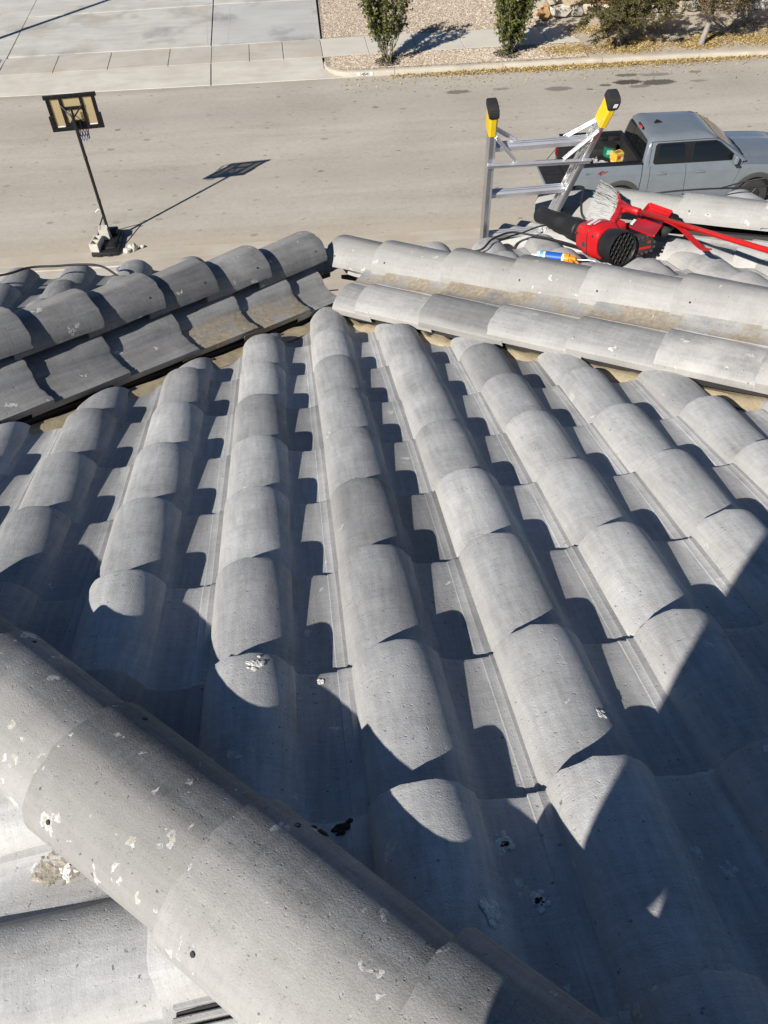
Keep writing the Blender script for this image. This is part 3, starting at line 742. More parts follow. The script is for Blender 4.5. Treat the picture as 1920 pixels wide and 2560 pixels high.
def rubble(label, loc, r, seed):
    rr = random.Random(seed); bm = bmesh.new(); bmesh.ops.create_icosphere(bm, subdivisions=1, radius=1)
    for v in bm.verts: v.co = Vector((v.co.x * r[0] * rr.uniform(.75, 1.2), v.co.y * r[1] * rr.uniform(.75, 1.2), max(-.5, v.co.z) * r[2] * rr.uniform(.7, 1.2)))
    o = new_obj('concrete_rubble', bm, M['block'], mw=SF @ Matrix.Translation(loc) @ Matrix.Rotation(rr.uniform(0, 3), 4, 'Z')); tag(o, label, 'rubble', 'broken block pieces by the hoop base')
rubble('largest broken chunk of pale block lying right of the hoop base', (-4.63, 16.33, .05), (.12, .09, .09), 1)
rubble('middle broken chunk of pale block behind the largest one', (-4.56, 16.47, .05), (.09, .06, .09), 2)
rubble('thin upright broken shard of pale block between the chunks', (-4.46, 16.40, .06), (.05, .09, .12), 3)
rubble('small broken chunk of pale block farthest from the hoop base', (-4.32, 16.50, .03), (.06, .05, .05), 4)

# blue lid of the water meter in the pavement
lid = empty('meter_lid', 'round blue grey water meter lid set in the pavement beyond the eave', 'meter lid', sp(0, 0) + SF @ sp(-4.67, 15.66, .12), 0)
bm = bmesh.new(); p = SF @ sp(-4.67, 15.66, .12); add_tube(bm, [p + Vector((0, 0, .0)), p + Vector((0, 0, .012))], .11, 24); new_obj('lid', bm, noisy('blue_grey_plastic_lid', (.19, .23, .33), .25, 14, 90, .6), lid)
bm = bmesh.new(); add_tube(bm, [p + Vector((0, 0, .0)), p + Vector((0, 0, .007))], .135, 24); new_obj('collar', bm, M['kerb'], lid)

# ------------------------------------------------------------------ pickup truck
K = .955
M['paint'] = mat('grey_blue_car_paint', (.15, .17, .19), .28, .0, .5); M['paint'].node_tree.nodes['Principled BSDF'].inputs['Coat Weight'].default_value = .5
_g = NT(M['paint']); _v = _g.coord(); _n = _g.noise(_v, 3.5, 5); _g.col(_g.ramp(_n, [(.3, (.138, .158, .176)), (.7, (.160, .182, .202))])); _g.l(_g.rng(_g.noise(_v, 9, 5), .3, .7, .16, .32), _g.b.inputs['Roughness'])
M['glass_dark'] = mat('tinted_glass', (.006, .007, .008), .04, 0, .6)
M['trim'] = mat('black_trim', (.012, .012, .013), .45); M['liner'] = noisy('black_bed_liner', (.018, .018, .019), .4, 8, 160, .7, .3)
M['flare'] = noisy('grey_wheel_arch_plastic', (.052, .052, .05), .15, 10, 120, .7, .1)
M['red_lens'] = mat('red_lens', (.28, .012, .012), .2); M['red_bright'] = mat('red_led', (.6, .05, .05), .3)
M['tyre'] = noisy('tyre_rubber', (.03, .03, .03), .3, 12, 90, .85, .3); M['alloy'] = mat('dark_alloy', (.09, .09, .095), .35, .8)
M['chrome'] = mat('bright_metal', (.6, .6, .6), .2, 1)
truck_mw = SF @ Matrix.Translation((7.84, 17.32, 0)) @ Matrix.Rotation(R(0.0), 4, 'Z') @ Matrix.Scale(K, 4)
truck = empty('pickup_truck', 'grey crew cab pickup truck parked along the near kerb with tailgate open', 'pickup truck', mw=SF @ Matrix.Translation((7.84, 17.32, 0)))
def tp(name, bm, m_, smooth=True, ang=30, parent=None):
    recalc(bm); o = new_obj(name, bm, m_, None, smooth, mw=truck_mw.copy()); sharp(o, ang); attach(o, parent or truck); return o
HW = .915
def side_y(x, z):
    """half width of the body at height z"""
    zz = (z - .78) / .5; y = HW - .03 * zz * zz
    if z > 1.05: y -= .05 * ((z - 1.05) / .2) ** 1.5
    if z > .86 and z < 1.0: y += .004
    if x > 1.7: y -= .10 * ((x - 1.7) / .9) ** 2
    if x < -2.3: y -= .03 * ((-2.3 - x) / .5) ** 2
    return y
ARCH = ((-1.60, .47), (1.60, .47))
def z_bot(x):
    z = .40
    for c, r_ in ARCH:
        d = abs(x - c)
        if d < r_: z = max(z, .40 + math.sqrt(max(0, r_ * r_ - d * d)) * 1.04)
    return z
def panel(name, xl, xr, ztop, m_, sgn, zb=None, n=26, rows=9, thick=.03):
    """body side panel between slanted seams xl(z), xr(z), up to ztop(x)"""
    bm = bmesh.new(); G = []
    for i in range(n + 1):
        u = i / n; col = []
        xm = xl(.8) * (1 - u) + xr(.8) * u; b = (zb or z_bot)(xm); t = ztop(xm)
        for j in range(rows + 1):
            z = b + (t - b) * j / rows; x = xl(z) * (1 - u) + xr(z) * u
            col.append((bm.verts.new((x, sgn * side_y(x, z), z)), bm.verts.new((x, sgn * (side_y(x, z) - thick), z))))
        G.append(col)
    for i in range(n):
        for j in range(rows):
            bm.faces.new((G[i][j][0], G[i + 1][j][0], G[i + 1][j + 1][0], G[i][j + 1][0])); bm.faces.new((G[i][j][1], G[i][j + 1][1], G[i + 1][j + 1][1], G[i + 1][j][1]))
        for j in (0, rows): bm.faces.new((G[i][j][0], G[i][j][1], G[i + 1][j][1], G[i + 1][j][0]))
    for i in (0, n):
        for j in range(rows): bm.faces.new((G[i][j][0], G[i][j + 1][0], G[i][j + 1][1], G[i][j][1]))
    return tp(name, bm, m_)
XB0, XB1, XC0, XD1, XD2, XF = -2.70, -1.165, -1.145, -.16, 1.06, 2.52
ZR, ZBELT = 1.30, 1.245
bseam = lambda z: XD1 + (.10 if z < .8 else .10) * (1.0 - (z - .4) / .9)
fseam = lambda z: XD2 + .12 * ((z - .75) / .5) - .16 * max(0, .62 - z)
dcut = lambda z: XC0 + .20 - .04 * (z - .4)
hoodz = lambda x: 1.15 - .035 * max(0, x - 1.1) - .07 * max(0, (x - 2.0)) ** 2
for sg in (-1, 1):
    panel('bed_side', lambda z: XB0, lambda z: XB1, lambda x: ZR - .0, M['paint'], sg, n=40)
    panel('cab_corner', lambda z: XC0, lambda z: dcut(z) - .006, lambda x: ZBELT + .01, M['paint'], sg, n=6)
    fd = panel('front_door', lambda z: bseam(z) + .006, lambda z: fseam(z) - .006, lambda x: ZBELT, M['paint'], sg, zb=lambda x: .42)
    rd = panel('rear_door', lambda z: dcut(z) + .006, lambda z: bseam(z) - .006, lambda x: ZBELT, M['paint'], sg, zb=lambda x: max(.42, z_bot(x)))
    panel('front_fender', lambda z: fseam(z) + .006, lambda z: XF, lambda x: min(ZBELT, hoodz(x) + .02 * max(0, 1.35 - x)), M['paint'], sg, n=40)
    for dd, hx in ((fd, .20), (rd, -.70)):
        bm = bmesh.new(); y = sg * (side_y(hx, 1.06) + .012); add_box(bm, (hx, y, 1.06), (.22, .028, .045), None, .012, 2); add_box(bm, (hx - .02, y - sg * .016, 1.062), (.12, .012, .085), None, .005, 2)
        tp('door_handle', bm, M['paint'], parent=dd)
    # wheel-arch flares
    for c, r_ in ARCH:
        bm = bmesh.new(); rows = []
        for k in range(25):
            a = math.pi * (-.02 + 1.04 * k / 24); row = []
            for rr_, off in ((r_ - .035, -.06), (r_ - .03, .02), (r_ + .02, .028), (r_ + .065, .018), (r_ + .072, -.012)):
                x = c + rr_ * math.cos(a); z = .40 + rr_ * 1.04 * math.sin(a); row.append(bm.verts.new((x, sg * (side_y(x, max(.45, z)) + off), z)))
            rows.append(row)
        for k in range(24):
            for j in range(4): bm.faces.new((rows[k][j], rows[k + 1][j], rows[k + 1][j + 1], rows[k][j + 1]))
        tp('wheel_arch', bm, M['flare'], ang=50)
        bm = bmesh.new(); add_tube(bm, [(c, sg * .35, .44), (c, sg * .84, .44)], r_ - .02, 20); tp('wheel_well', bm, M['trim'])
        wh = bmesh.new(); prof = [(.20, .0), (.245, -.015), (.36, -.01), (.39, .03), (.395, .12), (.39, .21), (.36, .25), (.22, .25)]
        rows = []
        for k in range(36):
            a = 2 * math.pi * k / 36; rows.append([wh.verts.new((c + p_[0] * math.cos(a), sg * (.905 - p_[1]), .392 + p_[0] * math.sin(a))) for p_ in prof])
        for k in range(36):
            for j in range(len(prof) - 1): wh.faces.new((rows[k][j], rows[(k + 1) % 36][j], rows[(k + 1) % 36][j + 1], rows[k][j + 1]))
        ty = tp('wheel', wh, M['tyre'], ang=40)
        rm = bmesh.new(); add_tube(rm, [(c, sg * .76, .392), (c, sg * .86, .392)], .215, 24)
        for k in range(6):
            a = 2 * math.pi * k / 6; add_box(rm, (c + .11 * math.cos(a), sg * .872, .392 + .11 * math.sin(a)), (.19, .03, .05), Matrix.Rotation(-a, 3, 'Y'), .006)
        tp('rim', rm, M['alloy'], False, parent=ty)
# floor pan, sills, inner bulk
bm = bmesh.new(); add_box(bm, (0, 0, .50), (4.9, 1.50, .22), None, .03); add_box(bm, (.15, 0, .44), (2.1, 1.74, .10), None, .03); tp('underbody', bm, M['trim'], False)
bm = bmesh.new(); add_box(bm, (.02, 0, .86), (2.24, 1.72, .72), None, .02); tp('cabin_core', bm, M['trim'], False)
# hood
bm = bmesh.new(); G = []
for i in range(15):
    x = 1.16 + (2.50 - 1.16) * i / 14; row = []
    for j in range(19):
        v = -1 + 2 * j / 18; yy = v * (side_y(x, 1.1) - .045); z = hoodz(x) + .045 * (1 - v * v) - (.03 * ((x - 2.2) / .3) ** 2 if x > 2.2 else 0)
        if abs(v) < .55: z += .018 * min(1, (.55 - abs(v)) / .06)
        xo = -.07 * (1 - v * v) * (1 if i == 0 else max(0, 1 - i / 3)) * -1 - .06 * v * v * (1 if i < 3 else 0) * 0
        row.append(bm.verts.new((x + (.05 * (1 - v * v) if i == 0 else 0), yy, z)))
    G.append(row)
for i in range(14):
    for j in range(18): bm.faces.new((G[i][j], G[i + 1][j], G[i + 1][j + 1], G[i][j + 1]))
tp('hood', bm, M['paint'], ang=35)
bm = bmesh.new(); add_box(bm, (2.52, 0, .80), (.10, 1.62, .62), None, .04, 2); tp('grille', bm, M['trim'], False)
for sg in (-1, 1):
    bm = bmesh.new(); add_box(bm, (2.50, sg * .72, .95), (.16, .28, .16), None, .03, 2); tp('headlight', bm, mat('headlight_lens', (.5, .5, .5), .1), False)
bm = bmesh.new(); add_box(bm, (2.58, 0, .58), (.16, 1.70, .22), None, .05, 2); tp('front_bumper', bm, M['paint'], False)
# cabin top: rounded shell with belt and roof loops
def cab_loop(z, x0, x1, yb, yf, r_):
    pts = []
    for (cx__, cy__, a0) in ((x1 - r_, yf - r_, 0), (x0 + r_, yb - r_, 90), (x0 + r_, -(yb - r_), 180), (x1 - r_, -(yf - r_), 270)):
        for k in range(6):
            a = R(a0 + 90 * k / 5); pts.append(Vector((cx__ + r_ * math.cos(a), cy__ + r_ * math.sin(a), z)))
    return pts
loops = [cab_loop(1.22, -1.145, 1.28, .855, .85, .06), cab_loop(1.40, -1.125, 1.02, .815, .80, .07), cab_loop(1.62, -1.09, .66, .755, .735, .09), cab_loop(1.735, -1.055, .46, .705, .68, .12),
         cab_loop(1.785, -1.0, .36, .655, .62, .14), cab_loop(1.815, -.85, .20, .54, .50, .16), cab_loop(1.825, -.55, 0, .3, .28, .16)]
bm = bmesh.new(); rings = [[bm.verts.new(p_) for p_ in l_] for l_ in loops]
for a_, b_ in zip(rings, rings[1:]):
    n_ = len(a_)
    for k in range(n_): bm.faces.new((a_[k], a_[(k + 1) % n_], b_[(k + 1) % n_], b_[k]))
bm.faces.new(rings[-1]); tp('cabin_roof', bm, M['paint'], ang=50)
def lerp3(a, b, t): return a + (b - a) * t
def on_cab(side, u, z):
    """point on the cabin shell: side 'L'/'R' along x, 'B' back across y, 'F' windscreen across y"""
    zs = [1.22, 1.40, 1.62, 1.735]; P_ = [(-1.145, 1.28, .855, .85), (-1.125, 1.02, .815, .80), (-1.09, .66, .755, .735), (-1.055, .46, .705, .68)]
    i = max(0, min(2, sum(z > q for q in zs[1:]))); t = (z - zs[i]) / (zs[i + 1] - zs[i]); x0, x1, yb, yf = [lerp3(a, b, t) for a, b in zip(P_[i], P_[i + 1])]
    if side in 'LR':
        y = yb + (yf - yb) * (u - x0) / (x1 - x0); return Vector((u, y * (1 if side == 'L' else -1), z))
    return Vector((x0 if side == 'B' else x1, u * (yb if side == 'B' else yf), z))
def glass(name, side, lo, hi, z0, z1, m_, push, parent=None, n=12, round_=.04):
    """glazing following the shell; lo(z), hi(z) give its ends"""
    bm = bmesh.new(); G = []; rows = 10
    nrm = {'L': Vector((0, 1, .25)), 'R': Vector((0, -1, .25)), 'B': Vector((-1, 0, .15)), 'F': Vector((.8, 0, .6))}[side].normalized()
    for j in range(rows + 1):
        z = z0 + (z1 - z0) * j / rows; e = min(z - z0, z1 - z); ins = round_ * (1 - math.sqrt(max(0, 1 - (1 - min(1, e / round_)) ** 2))) if e < round_ else 0
        if side in 'BF': ins /= .8
        a, b = lo(z) + ins, hi(z) - ins
        G.append([bm.verts.new(on_cab(side, a + (b - a) * i / n, z) + nrm * push) for i in range(n + 1)])
    back = [[bm.verts.new(v.co - nrm * (push + .012)) for v in row] for row in G]
    for j in range(rows):
        for i in range(n): bm.faces.new((G[j][i], G[j][i + 1], G[j + 1][i + 1], G[j + 1][i]))
        for i in (0, n): bm.faces.new((G[j][i], G[j + 1][i], back[j + 1][i], back[j][i]))
    for j in (0, rows):
        for i in range(n): bm.faces.new((G[j][i], back[j][i], back[j][i + 1], G[j][i + 1]))
    return tp(name, bm, m_, parent=parent, ang=40)
aslope = lambda z: 1.06 - (z - 1.26) * 1.42
for sd_ in 'LR':
    tr = glass('window_trim', sd_, lambda z: -.93 + .06 * (z - 1.26), lambda z: min(aslope(z) + .05, 1.02), 1.25, 1.675, M['trim'], .005, round_=.05)
    glass('rear_door_window', sd_, lambda z: -.84 + .05 * (z - 1.26), lambda z: -.21 - .06 * (z - 1.26), 1.272, 1.652, M['glass_dark'], .011, tr, round_=.04)
    glass('front_door_window', sd_, lambda z: .0 - .06 * (z - 1.26), lambda z: min(aslope(z), .94), 1.272, 1.652, M['glass_dark'], .011, tr, round_=.03)
    glass('door_post_cover', sd_, lambda z: -.165 - .06 * (z - 1.26), lambda z: -.09 - .06 * (z - 1.26), 1.262, 1.665, M['trim'], .015, tr, n=3, round_=.01)
    # door frame seams
    for a_ in (lambda z: -1.02 + .05 * (z - 1.26), ):
        glass('door_seam', sd_, a_, lambda z: a_(z) + .010, 1.24, 1.69, M['trim'], .004, tr, n=2, round_=.001)
    sgy = 1 if sd_ == 'L' else -1
    bm = bmesh.new(); P_ = [on_cab(sd_, -1.02 + 1.55 * k / 16, 1.705) + Vector((0, sgy * .002, 0)) for k in range(17)]; add_tube(bm, P_, .006, 5); tp('roof_seam', bm, M['trim'], parent=tr)
    bm = bmesh.new(); y = sgy * 1.0; add_box(bm, (.92, sgy * .985, 1.33), (.10, .19, .19), None, .035, 3); add_box(bm, (.95, sgy * .89, 1.27), (.06, .10, .05), None, .01); mr = tp('mirror', bm, M['paint'])
    bm = bmesh.new(); add_box(bm, (.96, sgy * .985, 1.235), (.12, .18, .03), None, .012, 2); tp('mirror_base', bm, M['trim'], parent=mr)
rg = glass('rear_window', 'B', lambda z: -.86 , lambda z: .86, 1.28, 1.70, M['glass_dark'], .006, round_=.05)
for u in (-.30, .30): glass('window_divider', 'B', lambda z: u - .012, lambda z: u + .012, 1.29, 1.69, M['trim'], .010, rg, n=2, round_=.002)
glass('windscreen', 'F', lambda z: -.90, lambda z: .90, 1.235, 1.70, M['glass_dark'], .006, round_=.05)
bm = bmesh.new()
P_ = [(1.16 + .14 * (1 - (v / 9) ** 2), .084 * v, 1.205) for v in range(-9, 10)]
for a_, b_ in zip(P_, P_[1:]):
    q = [Vector((a_[0] - .10, a_[1], 1.222)), Vector((a_[0] + .06, a_[1], 1.202)), Vector((b_[0] + .06, b_[1], 1.202)), Vector((b_[0] - .10, b_[1], 1.222))]
    bm.faces.new([bm.verts.new(p_) for p_ in q])
bmesh.ops.remove_doubles(bm, verts=bm.verts, dist=.001); cw = tp('cowl', bm, M['trim'])
for y0, y1 in ((-.55, .05), (.0, .62)):
    bm = bmesh.new(); add_tube(bm, [(1.28, y0, 1.235), (1.12, y1, 1.30)], .010, 5); tp('wiper', bm, M['trim'], parent=cw)
bm = bmesh.new(); add_box(bm, (-1.045, 0, 1.765), (.05, .34, .055), Matrix.Rotation(R(-20), 3, 'Y'), .012, 2); bl = tp('brake_light', bm, M['trim'], False)
for y in (-.10, -.035, .035, .10):
    bm = bmesh.new(); add_box(bm, (-1.068, y, 1.775), (.03, .055, .035), Matrix.Rotation(R(-20), 3, 'Y'), .008, 2); tp('red_lens', bm, M['red_bright'] if y < 0 else M['red_lens'], False, parent=bl)
bm = bmesh.new(); rows = []
for i in range(7):
    t = i / 6; rows.append([(-.72 + .17 * t * 1.0, .03 * (1 - t * .6) * s_, 1.815 + (.075 * (1 - t) if False else 0)) for s_ in (-1, 1)])
fin = [(-.76, 0, 1.825), (-.74, 0, 1.895), (-.66, 0, 1.88), (-.56, 0, 1.825)]
base_ = [(-.76, -.03, 1.82), (-.56, -.012, 1.82), (-.56, .012, 1.82), (-.76, .03, 1.82)]
vb = [bm.verts.new(p_) for p_ in base_]; vt = [bm.verts.new((-.735, -.006, 1.895)), bm.verts.new((-.66, -.004, 1.878)), bm.verts.new((-.66, .004, 1.878)), bm.verts.new((-.735, .006, 1.895))]
bm.faces.new(vb); bm.faces.new(vt)
for k in range(4): bm.faces.new((vb[k], vb[(k + 1) % 4], vt[(k + 1) % 4], vt[k]))
tp('roof_antenna', bm, M['trim'])
# bed: floor, ribs, inner walls, rail caps, front wall
bm = bmesh.new(); add_box(bm, ((XB0 + XB1) / 2, 0, .76), (XB1 - XB0, 1.5, .06))
for k in range(9): add_box(bm, ((XB0 + XB1) / 2, -.64 + .16 * k, .795), (XB1 - XB0 - .06, .075, .02), None, .006)
for sg in (-1, 1): add_box(bm, ((XB0 + XB1) / 2, sg * .775, 1.03), (XB1 - XB0, .05, .54), None, .01); add_box(bm, (-1.6, sg * .68, .90), (.72, .22, .22), None, .05, 2)
add_box(bm, (XB1 - .03, 0, 1.03), (.05, 1.5, .54), None, .01); tp('bed_liner', bm, M['liner'], False)
for sg in (-1, 1):
    bm = bmesh.new(); add_box(bm, ((XB0 + XB1) / 2, sg * .80, ZR + .004), (XB1 - XB0, .15, .022), None, .008, 2); add_box(bm, ((XB0 + XB1) / 2, sg * .745, ZR - .03), (XB1 - XB0 - .1, .025, .03), None, .006); tp('bed_rail', bm, M['trim'], False)
    bm = bmesh.new(); add_box(bm, (XB0 - .005, sg * .845, 1.03), (.06, .10, .40), None, .02, 2); tp('tail_light', bm, M['red_lens'], False)
for k in range(3):
    bm = bmesh.new(); add_box(bm, (-1.9 + .3 * k, .742, 1.19), (.16, .02, .11), None, .012, 2); tp('cleat_panel', bm, M['trim'], False)
bm = bmesh.new(); add_box(bm, (XB1 - .03, 0, ZR + .004), (.10, 1.5, .022), None, .008, 2); tp('bed_front_rail', bm, M['trim'], False)
tg = bmesh.new(); add_box(tg, (XB0 - .30, 0, .765), (.54, 1.36, .06), None, .018, 2); tgo = tp('tailgate', tg, M['paint'], False)
bm = bmesh.new(); add_box(bm, (XB0 - .30, 0, .80), (.50, 1.30, .014), None, .004)
for k in range(7): add_box(bm, (XB0 - .30, -.54 + .18 * k, .81), (.42, .09, .010), None, .004)
tp('tailgate_liner', bm, M['liner'], False, parent=tgo)
for sg in (-1, 1):
    bm = bmesh.new(); add_tube(bm, [(XB0 + .01, sg * .72, 1.12), (XB0 - .26, sg * .69, .80)], .008, 5); tp('tailgate_cable', bm, M['trim'], False, parent=tgo)
bm = bmesh.new(); add_box(bm, (XB0 - .10, 0, .56), (.20, 1.66, .20), None, .05, 2); tp('rear_bumper', bm, M['trim'], False)
decal = lambda x, z: truck_mw @ Matrix.Translation((x, -(side_y(x, z) + .004), z)) @ upright
text_mesh('decal_text', '4X', .135, decal(-2.06, 1.13) @ Matrix.Shear('XY', 4, (.25, 0)) @ Matrix.Scale(1.35, 4, (1, 0, 0)), mat('red_decal', (.22, .035, .025), .5), truck, .001, .006)
text_mesh('decal_text', 'PRO-', .085, decal(-2.34, 1.125) @ Matrix.Shear('XY', 4, (.25, 0)) @ Matrix.Scale(1.4, 4, (1, 0, 0)), mat('grey_decal', (.16, .18, .20), .5), truck, .001, 0)

# loose things in the bed
def tw(x, y, z): return truck_mw @ Vector((x, y, z))
def in_bed(name, label, cat, loc): return empty(name, label, cat, loc, TH)
q = tw(-1.50, .54, .80); t_ = in_bed('bucket', 'green plastic bucket with black lid standing in the truck bed', 'bucket', q)
bm = bmesh.new(); add_tube(bm, [q, q + Vector((0, 0, .03)), q + Vector((0, 0, .30)), q + Vector((0, 0, .31))], .13, 20, radii=[.120, .122, .142, .142]); new_obj('pail', bm, noisy('green_pail', (.010, .15, .085), .2, 5, 60, .4, 0), t_, True); sharp(bpy.data.objects[-1]) if False else None
bm = bmesh.new(); add_tube(bm, [q + Vector((0, 0, .30)), q + Vector((0, 0, .345))], .150, 20); new_obj('lid', bm, M['black_plastic'], t_)
bm = bmesh.new(); add_box(bm, q + Vector((-.02, -.139, .20)), (.14, .012, .10), None, .003); new_obj('label', bm, mat('pale_green_label', (.25, .45, .36), .5), t_)
q = tw(-1.34, .34, .80); t_ = in_bed('cardboard_box', 'yellow and orange printed box beside the green bucket in the truck bed', 'box', q)
bm = bmesh.new(); RZ = Matrix.Rotation(R(28), 3, 'Z'); add_box(bm, q + Vector((0, 0, .12)), (.27, .22, .20), RZ, .004); new_obj('carton', bm, noisy('yellow_print', (.62, .40, .05), .25, 9, 30, .6, 0), t_)
for dx, dz, mt in ((-.06, .15, 'red'), (.06, .10, 'white')):
    bm = bmesh.new(); add_box(bm, q + RZ @ Vector((dx, -.111, 0)) + Vector((0, 0, dz)), (.09, .004, .07), RZ); new_obj('printed_panel', bm, mat(mt + '_print', (.5, .08, .03) if mt == 'red' else (.7, .68, .6), .6), t_)
bm = bmesh.new(); add_box(bm, q + RZ @ Vector((.0, .02, 0)) + Vector((0, 0, .222)), (.16, .09, .004), RZ); new_obj('printed_panel', bm, mat('brown_print', (.28, .14, .07), .6), t_)
def crumple(name, label, cat, c, size, m_, seed, h=.03):
    rr = random.Random(seed); bm = bmesh.new(); n = 12; G = []
    for i in range(n + 1):
        G.append([bm.verts.new(c + RZ @ Vector(((i / n - .5) * size[0] + rr.uniform(-.01, .01), (j / n - .5) * size[1] + rr.uniform(-.01, .01), 0)) + Vector((0, 0, h * rr.random() * (1 if 0 < i < n else .2)))) for j in range(n + 1)])
    for i in range(n):
        for j in range(n): bm.faces.new((G[i][j], G[i + 1][j], G[i + 1][j + 1], G[i][j + 1]))
    bmesh.ops.solidify(bm, geom=bm.faces[:], thickness=.002)
    o = new_obj(name, bm, m_); tag(o, label, cat)
crumple('drop_cloth', 'crumpled white drop cloth spread on the truck bed floor', 'cloth', tw(-1.86, .22, .81), (.62, .52), mat('white_cloth', (.62, .62, .62), .8), 5, .06)
crumple('paper_bag', 'flattened white paper bag under the yellow box in the truck bed', 'bag', tw(-1.32, .22, .81), (.34, .24), mat('white_paper', (.68, .67, .64), .8), 6, .05)
def bag(label, c, r_, seed):
    rr = random.Random(seed); bm = bmesh.new(); bmesh.ops.create_icosphere(bm, subdivisions=3, radius=1)
    for v in bm.verts:
        k = 1 + .18 * math.sin(v.co.x * 9 + seed) * math.sin(v.co.y * 8) + rr.uniform(-.07, .07); v.co = Vector((v.co.x * r_[0] * k, v.co.y * r_[1] * k, max(-.6, v.co.z) * r_[2] * k)) + c
    o = new_obj('trash_bag', bm, mat('black_bag_film', (.012, .012, .013), .22, 0, .6)); tag(o, label, 'trash bag')
bag('black plastic trash bag slumped near the open tailgate', tw(-2.30, .10, .90), (.26, .30, .16), 2)
crumple('yellow_strap', 'small yellow strap lying on the edge of the open tailgate', 'strap', tw(-2.66, -.35, .82), (.20, .06), mat('yellow_webbing', (.65, .55, .06), .6), 8, .03)

# ------------------------------------------------------------------ ladder against the eave
LU = R(73); lU = -Fh * math.cos(LU) + Z * math.sin(LU); lN = Ah.cross(lU).normalized()        # lN points towards the roof (and the viewer)
if lN.y > 0: lN = -lN
LO = rp(.8, -2.5, .12)
def lp(x, u, n=0): return LO + Ah * x + lU * u + lN * n
M['alu'] = noisy('worn_aluminium', (.60, .61, .62), .14, 6, 90, .36, .08, .95); M['alu2'] = noisy('bright_aluminium', (.78, .78, .79), .1, 8, 120, .42, .05, .85)
M['yellow'] = noisy('yellow_plastic', (.78, .52, .015), .08, 9, 60, .45, .05)
ladder = empty('ladder', 'aluminium ladder with yellow and black tips leaning on the eave', 'ladder', lp(.05, -7.1), 0)
def bar(bm, a, b, wx, wn, axis_n=None, bev=.002):
    a, b = Vector(a), Vector(b); d = (b - a); L_ = d.length; d.normalize(); n = (axis_n or lN); n = (n - d * n.dot(d)).normalized(); x = n.cross(d)
    add_box(bm, (a + b) / 2, (wx, wn, L_), Matrix((x, n, d)).transposed(), bev)
rails = {}
xl0, xl1, xr0, xr1 = -.105, -.165, .205, .365
for nm, x0, x1, inn in (('L', xl0, xl1, 1), ('R', xr0, xr1, -1)):
    bm = bmesh.new(); a, b = lp(x0, 0), lp(x1, .80)
    bar(bm, a, b, .022, .075); ro = new_obj('rail', bm, M['alu'], ladder)
    for nn_ in (-.034, .034):
        bm = bmesh.new(); dx_ = Ah * (inn * .013); bar(bm, a + lN * nn_ + dx_, b + lN * nn_ + dx_, .012, .007, None, .001); new_obj('flange', bm, M['alu2'], ro)
    bm = bmesh.new(); dx_ = Ah * (inn * .0125)
    for nn_ in (-.012, .012): bar(bm, a + lN * nn_ + dx_, b + lN * nn_ + dx_, .003, .005, None, .0008)
    new_obj('groove_rib', bm, M['alu2'], ro)
    bm = bmesh.new(); bar(bm, lp(x0, 0), lp(x0, -7.1), .022, .075); new_obj('rail', bm, M['alu'], ladder)
    rb = bmesh.new()
    for uu in (.06, .11, .33, .37, .60, .64, .74, .77): add_tube(rb, [lp(x0 + (x1 - x0) * uu / .8, uu, -.02) + Ah * (inn * .010), lp(x0 + (x1 - x0) * uu / .8, uu, -.02) + Ah * (inn * .0155)], .004, 6); add_tube(rb, [lp(x0 + (x1 - x0) * uu / .8, uu + .02, .018) + Ah * (inn * .010), lp(x0 + (x1 - x0) * uu / .8, uu + .02, .018) + Ah * (inn * .0155)], .004, 6)
    new_obj('rivets', rb, M['alu2'], ro)
    d = (b - a).normalized(); tip = b + d * .0; sgx = -inn
    bm = bmesh.new(); bar(bm, tip - d * .055, tip + d * .066, .038, .086, None, .008); yo = new_obj('tip_shell', bm, M['yellow'], ladder)
    bm = bmesh.new(); c0 = tip + d * .064
    prof_ = [(-.046, -.006), (.046, -.018), (.050, .002), (.044, .024), (.02, .034), (-.02, .034), (-.044, .027), (-.048, .012)]
    f_ = [bm.verts.new(c0 + lN * p_[0] + d * p_[1] - Ah * .023) for p_ in prof_]; g__ = [bm.verts.new(c0 + lN * p_[0] + d * p_[1] + Ah * .023) for p_ in prof_]
    bm.faces.new(f_); bm.faces.new(g__[::-1])
    for k in range(8): bm.faces.new((f_[k], g__[k], g__[(k + 1) % 8], f_[(k + 1) % 8]))
    recalc(bm); bmesh.ops.bevel(bm, geom=bm.edges[:], offset=.004, segments=2, affect='EDGES'); new_obj('rubber_pad', bm, M['black_rubber'], yo)
    if nm == 'R':
        bm = bmesh.new(); add_box(bm, c0 + d * .012 + lN * .0525, (.016, .004, .016), Matrix((Ah, lN, d)).transposed()); new_obj('white_mark', bm, M['white_plastic'], yo)
    else:
        bm = bmesh.new(); bar(bm, lp(x0 - .030, .36, 0) + Ah * .0, lp(x0 - .037, .46, 0), .002, .045, None, 0); new_obj('yellow_sticker', bm, M['yellow'], ro)
def railx(u): return xl0 + (xl1 - xl0) * u / .8, xr0 + (xr1 - xr0) * u / .8
for k in range(-24, 3):
    u = .085 + .285 * k; l_, r_ = railx(max(0, u)); bm = bmesh.new()
    bar(bm, lp(l_ + .012, u, -.004), lp(r_ - .012, u, -.004), .034, .040, lN, .006); rg_ = new_obj('rung', bm, M['alu2'], ladder)
    if k >= 0:
        bm = bmesh.new()
        for e_ in (-.018, -.006, .006): bar(bm, lp(l_ + .014, u + .0165, e_), lp(r_ - .014, u + .0165, e_), .004, .003, lN, .001)
        new_obj('tread_rib', bm, M['alu2'], rg_)
l_, r_ = railx(.585)
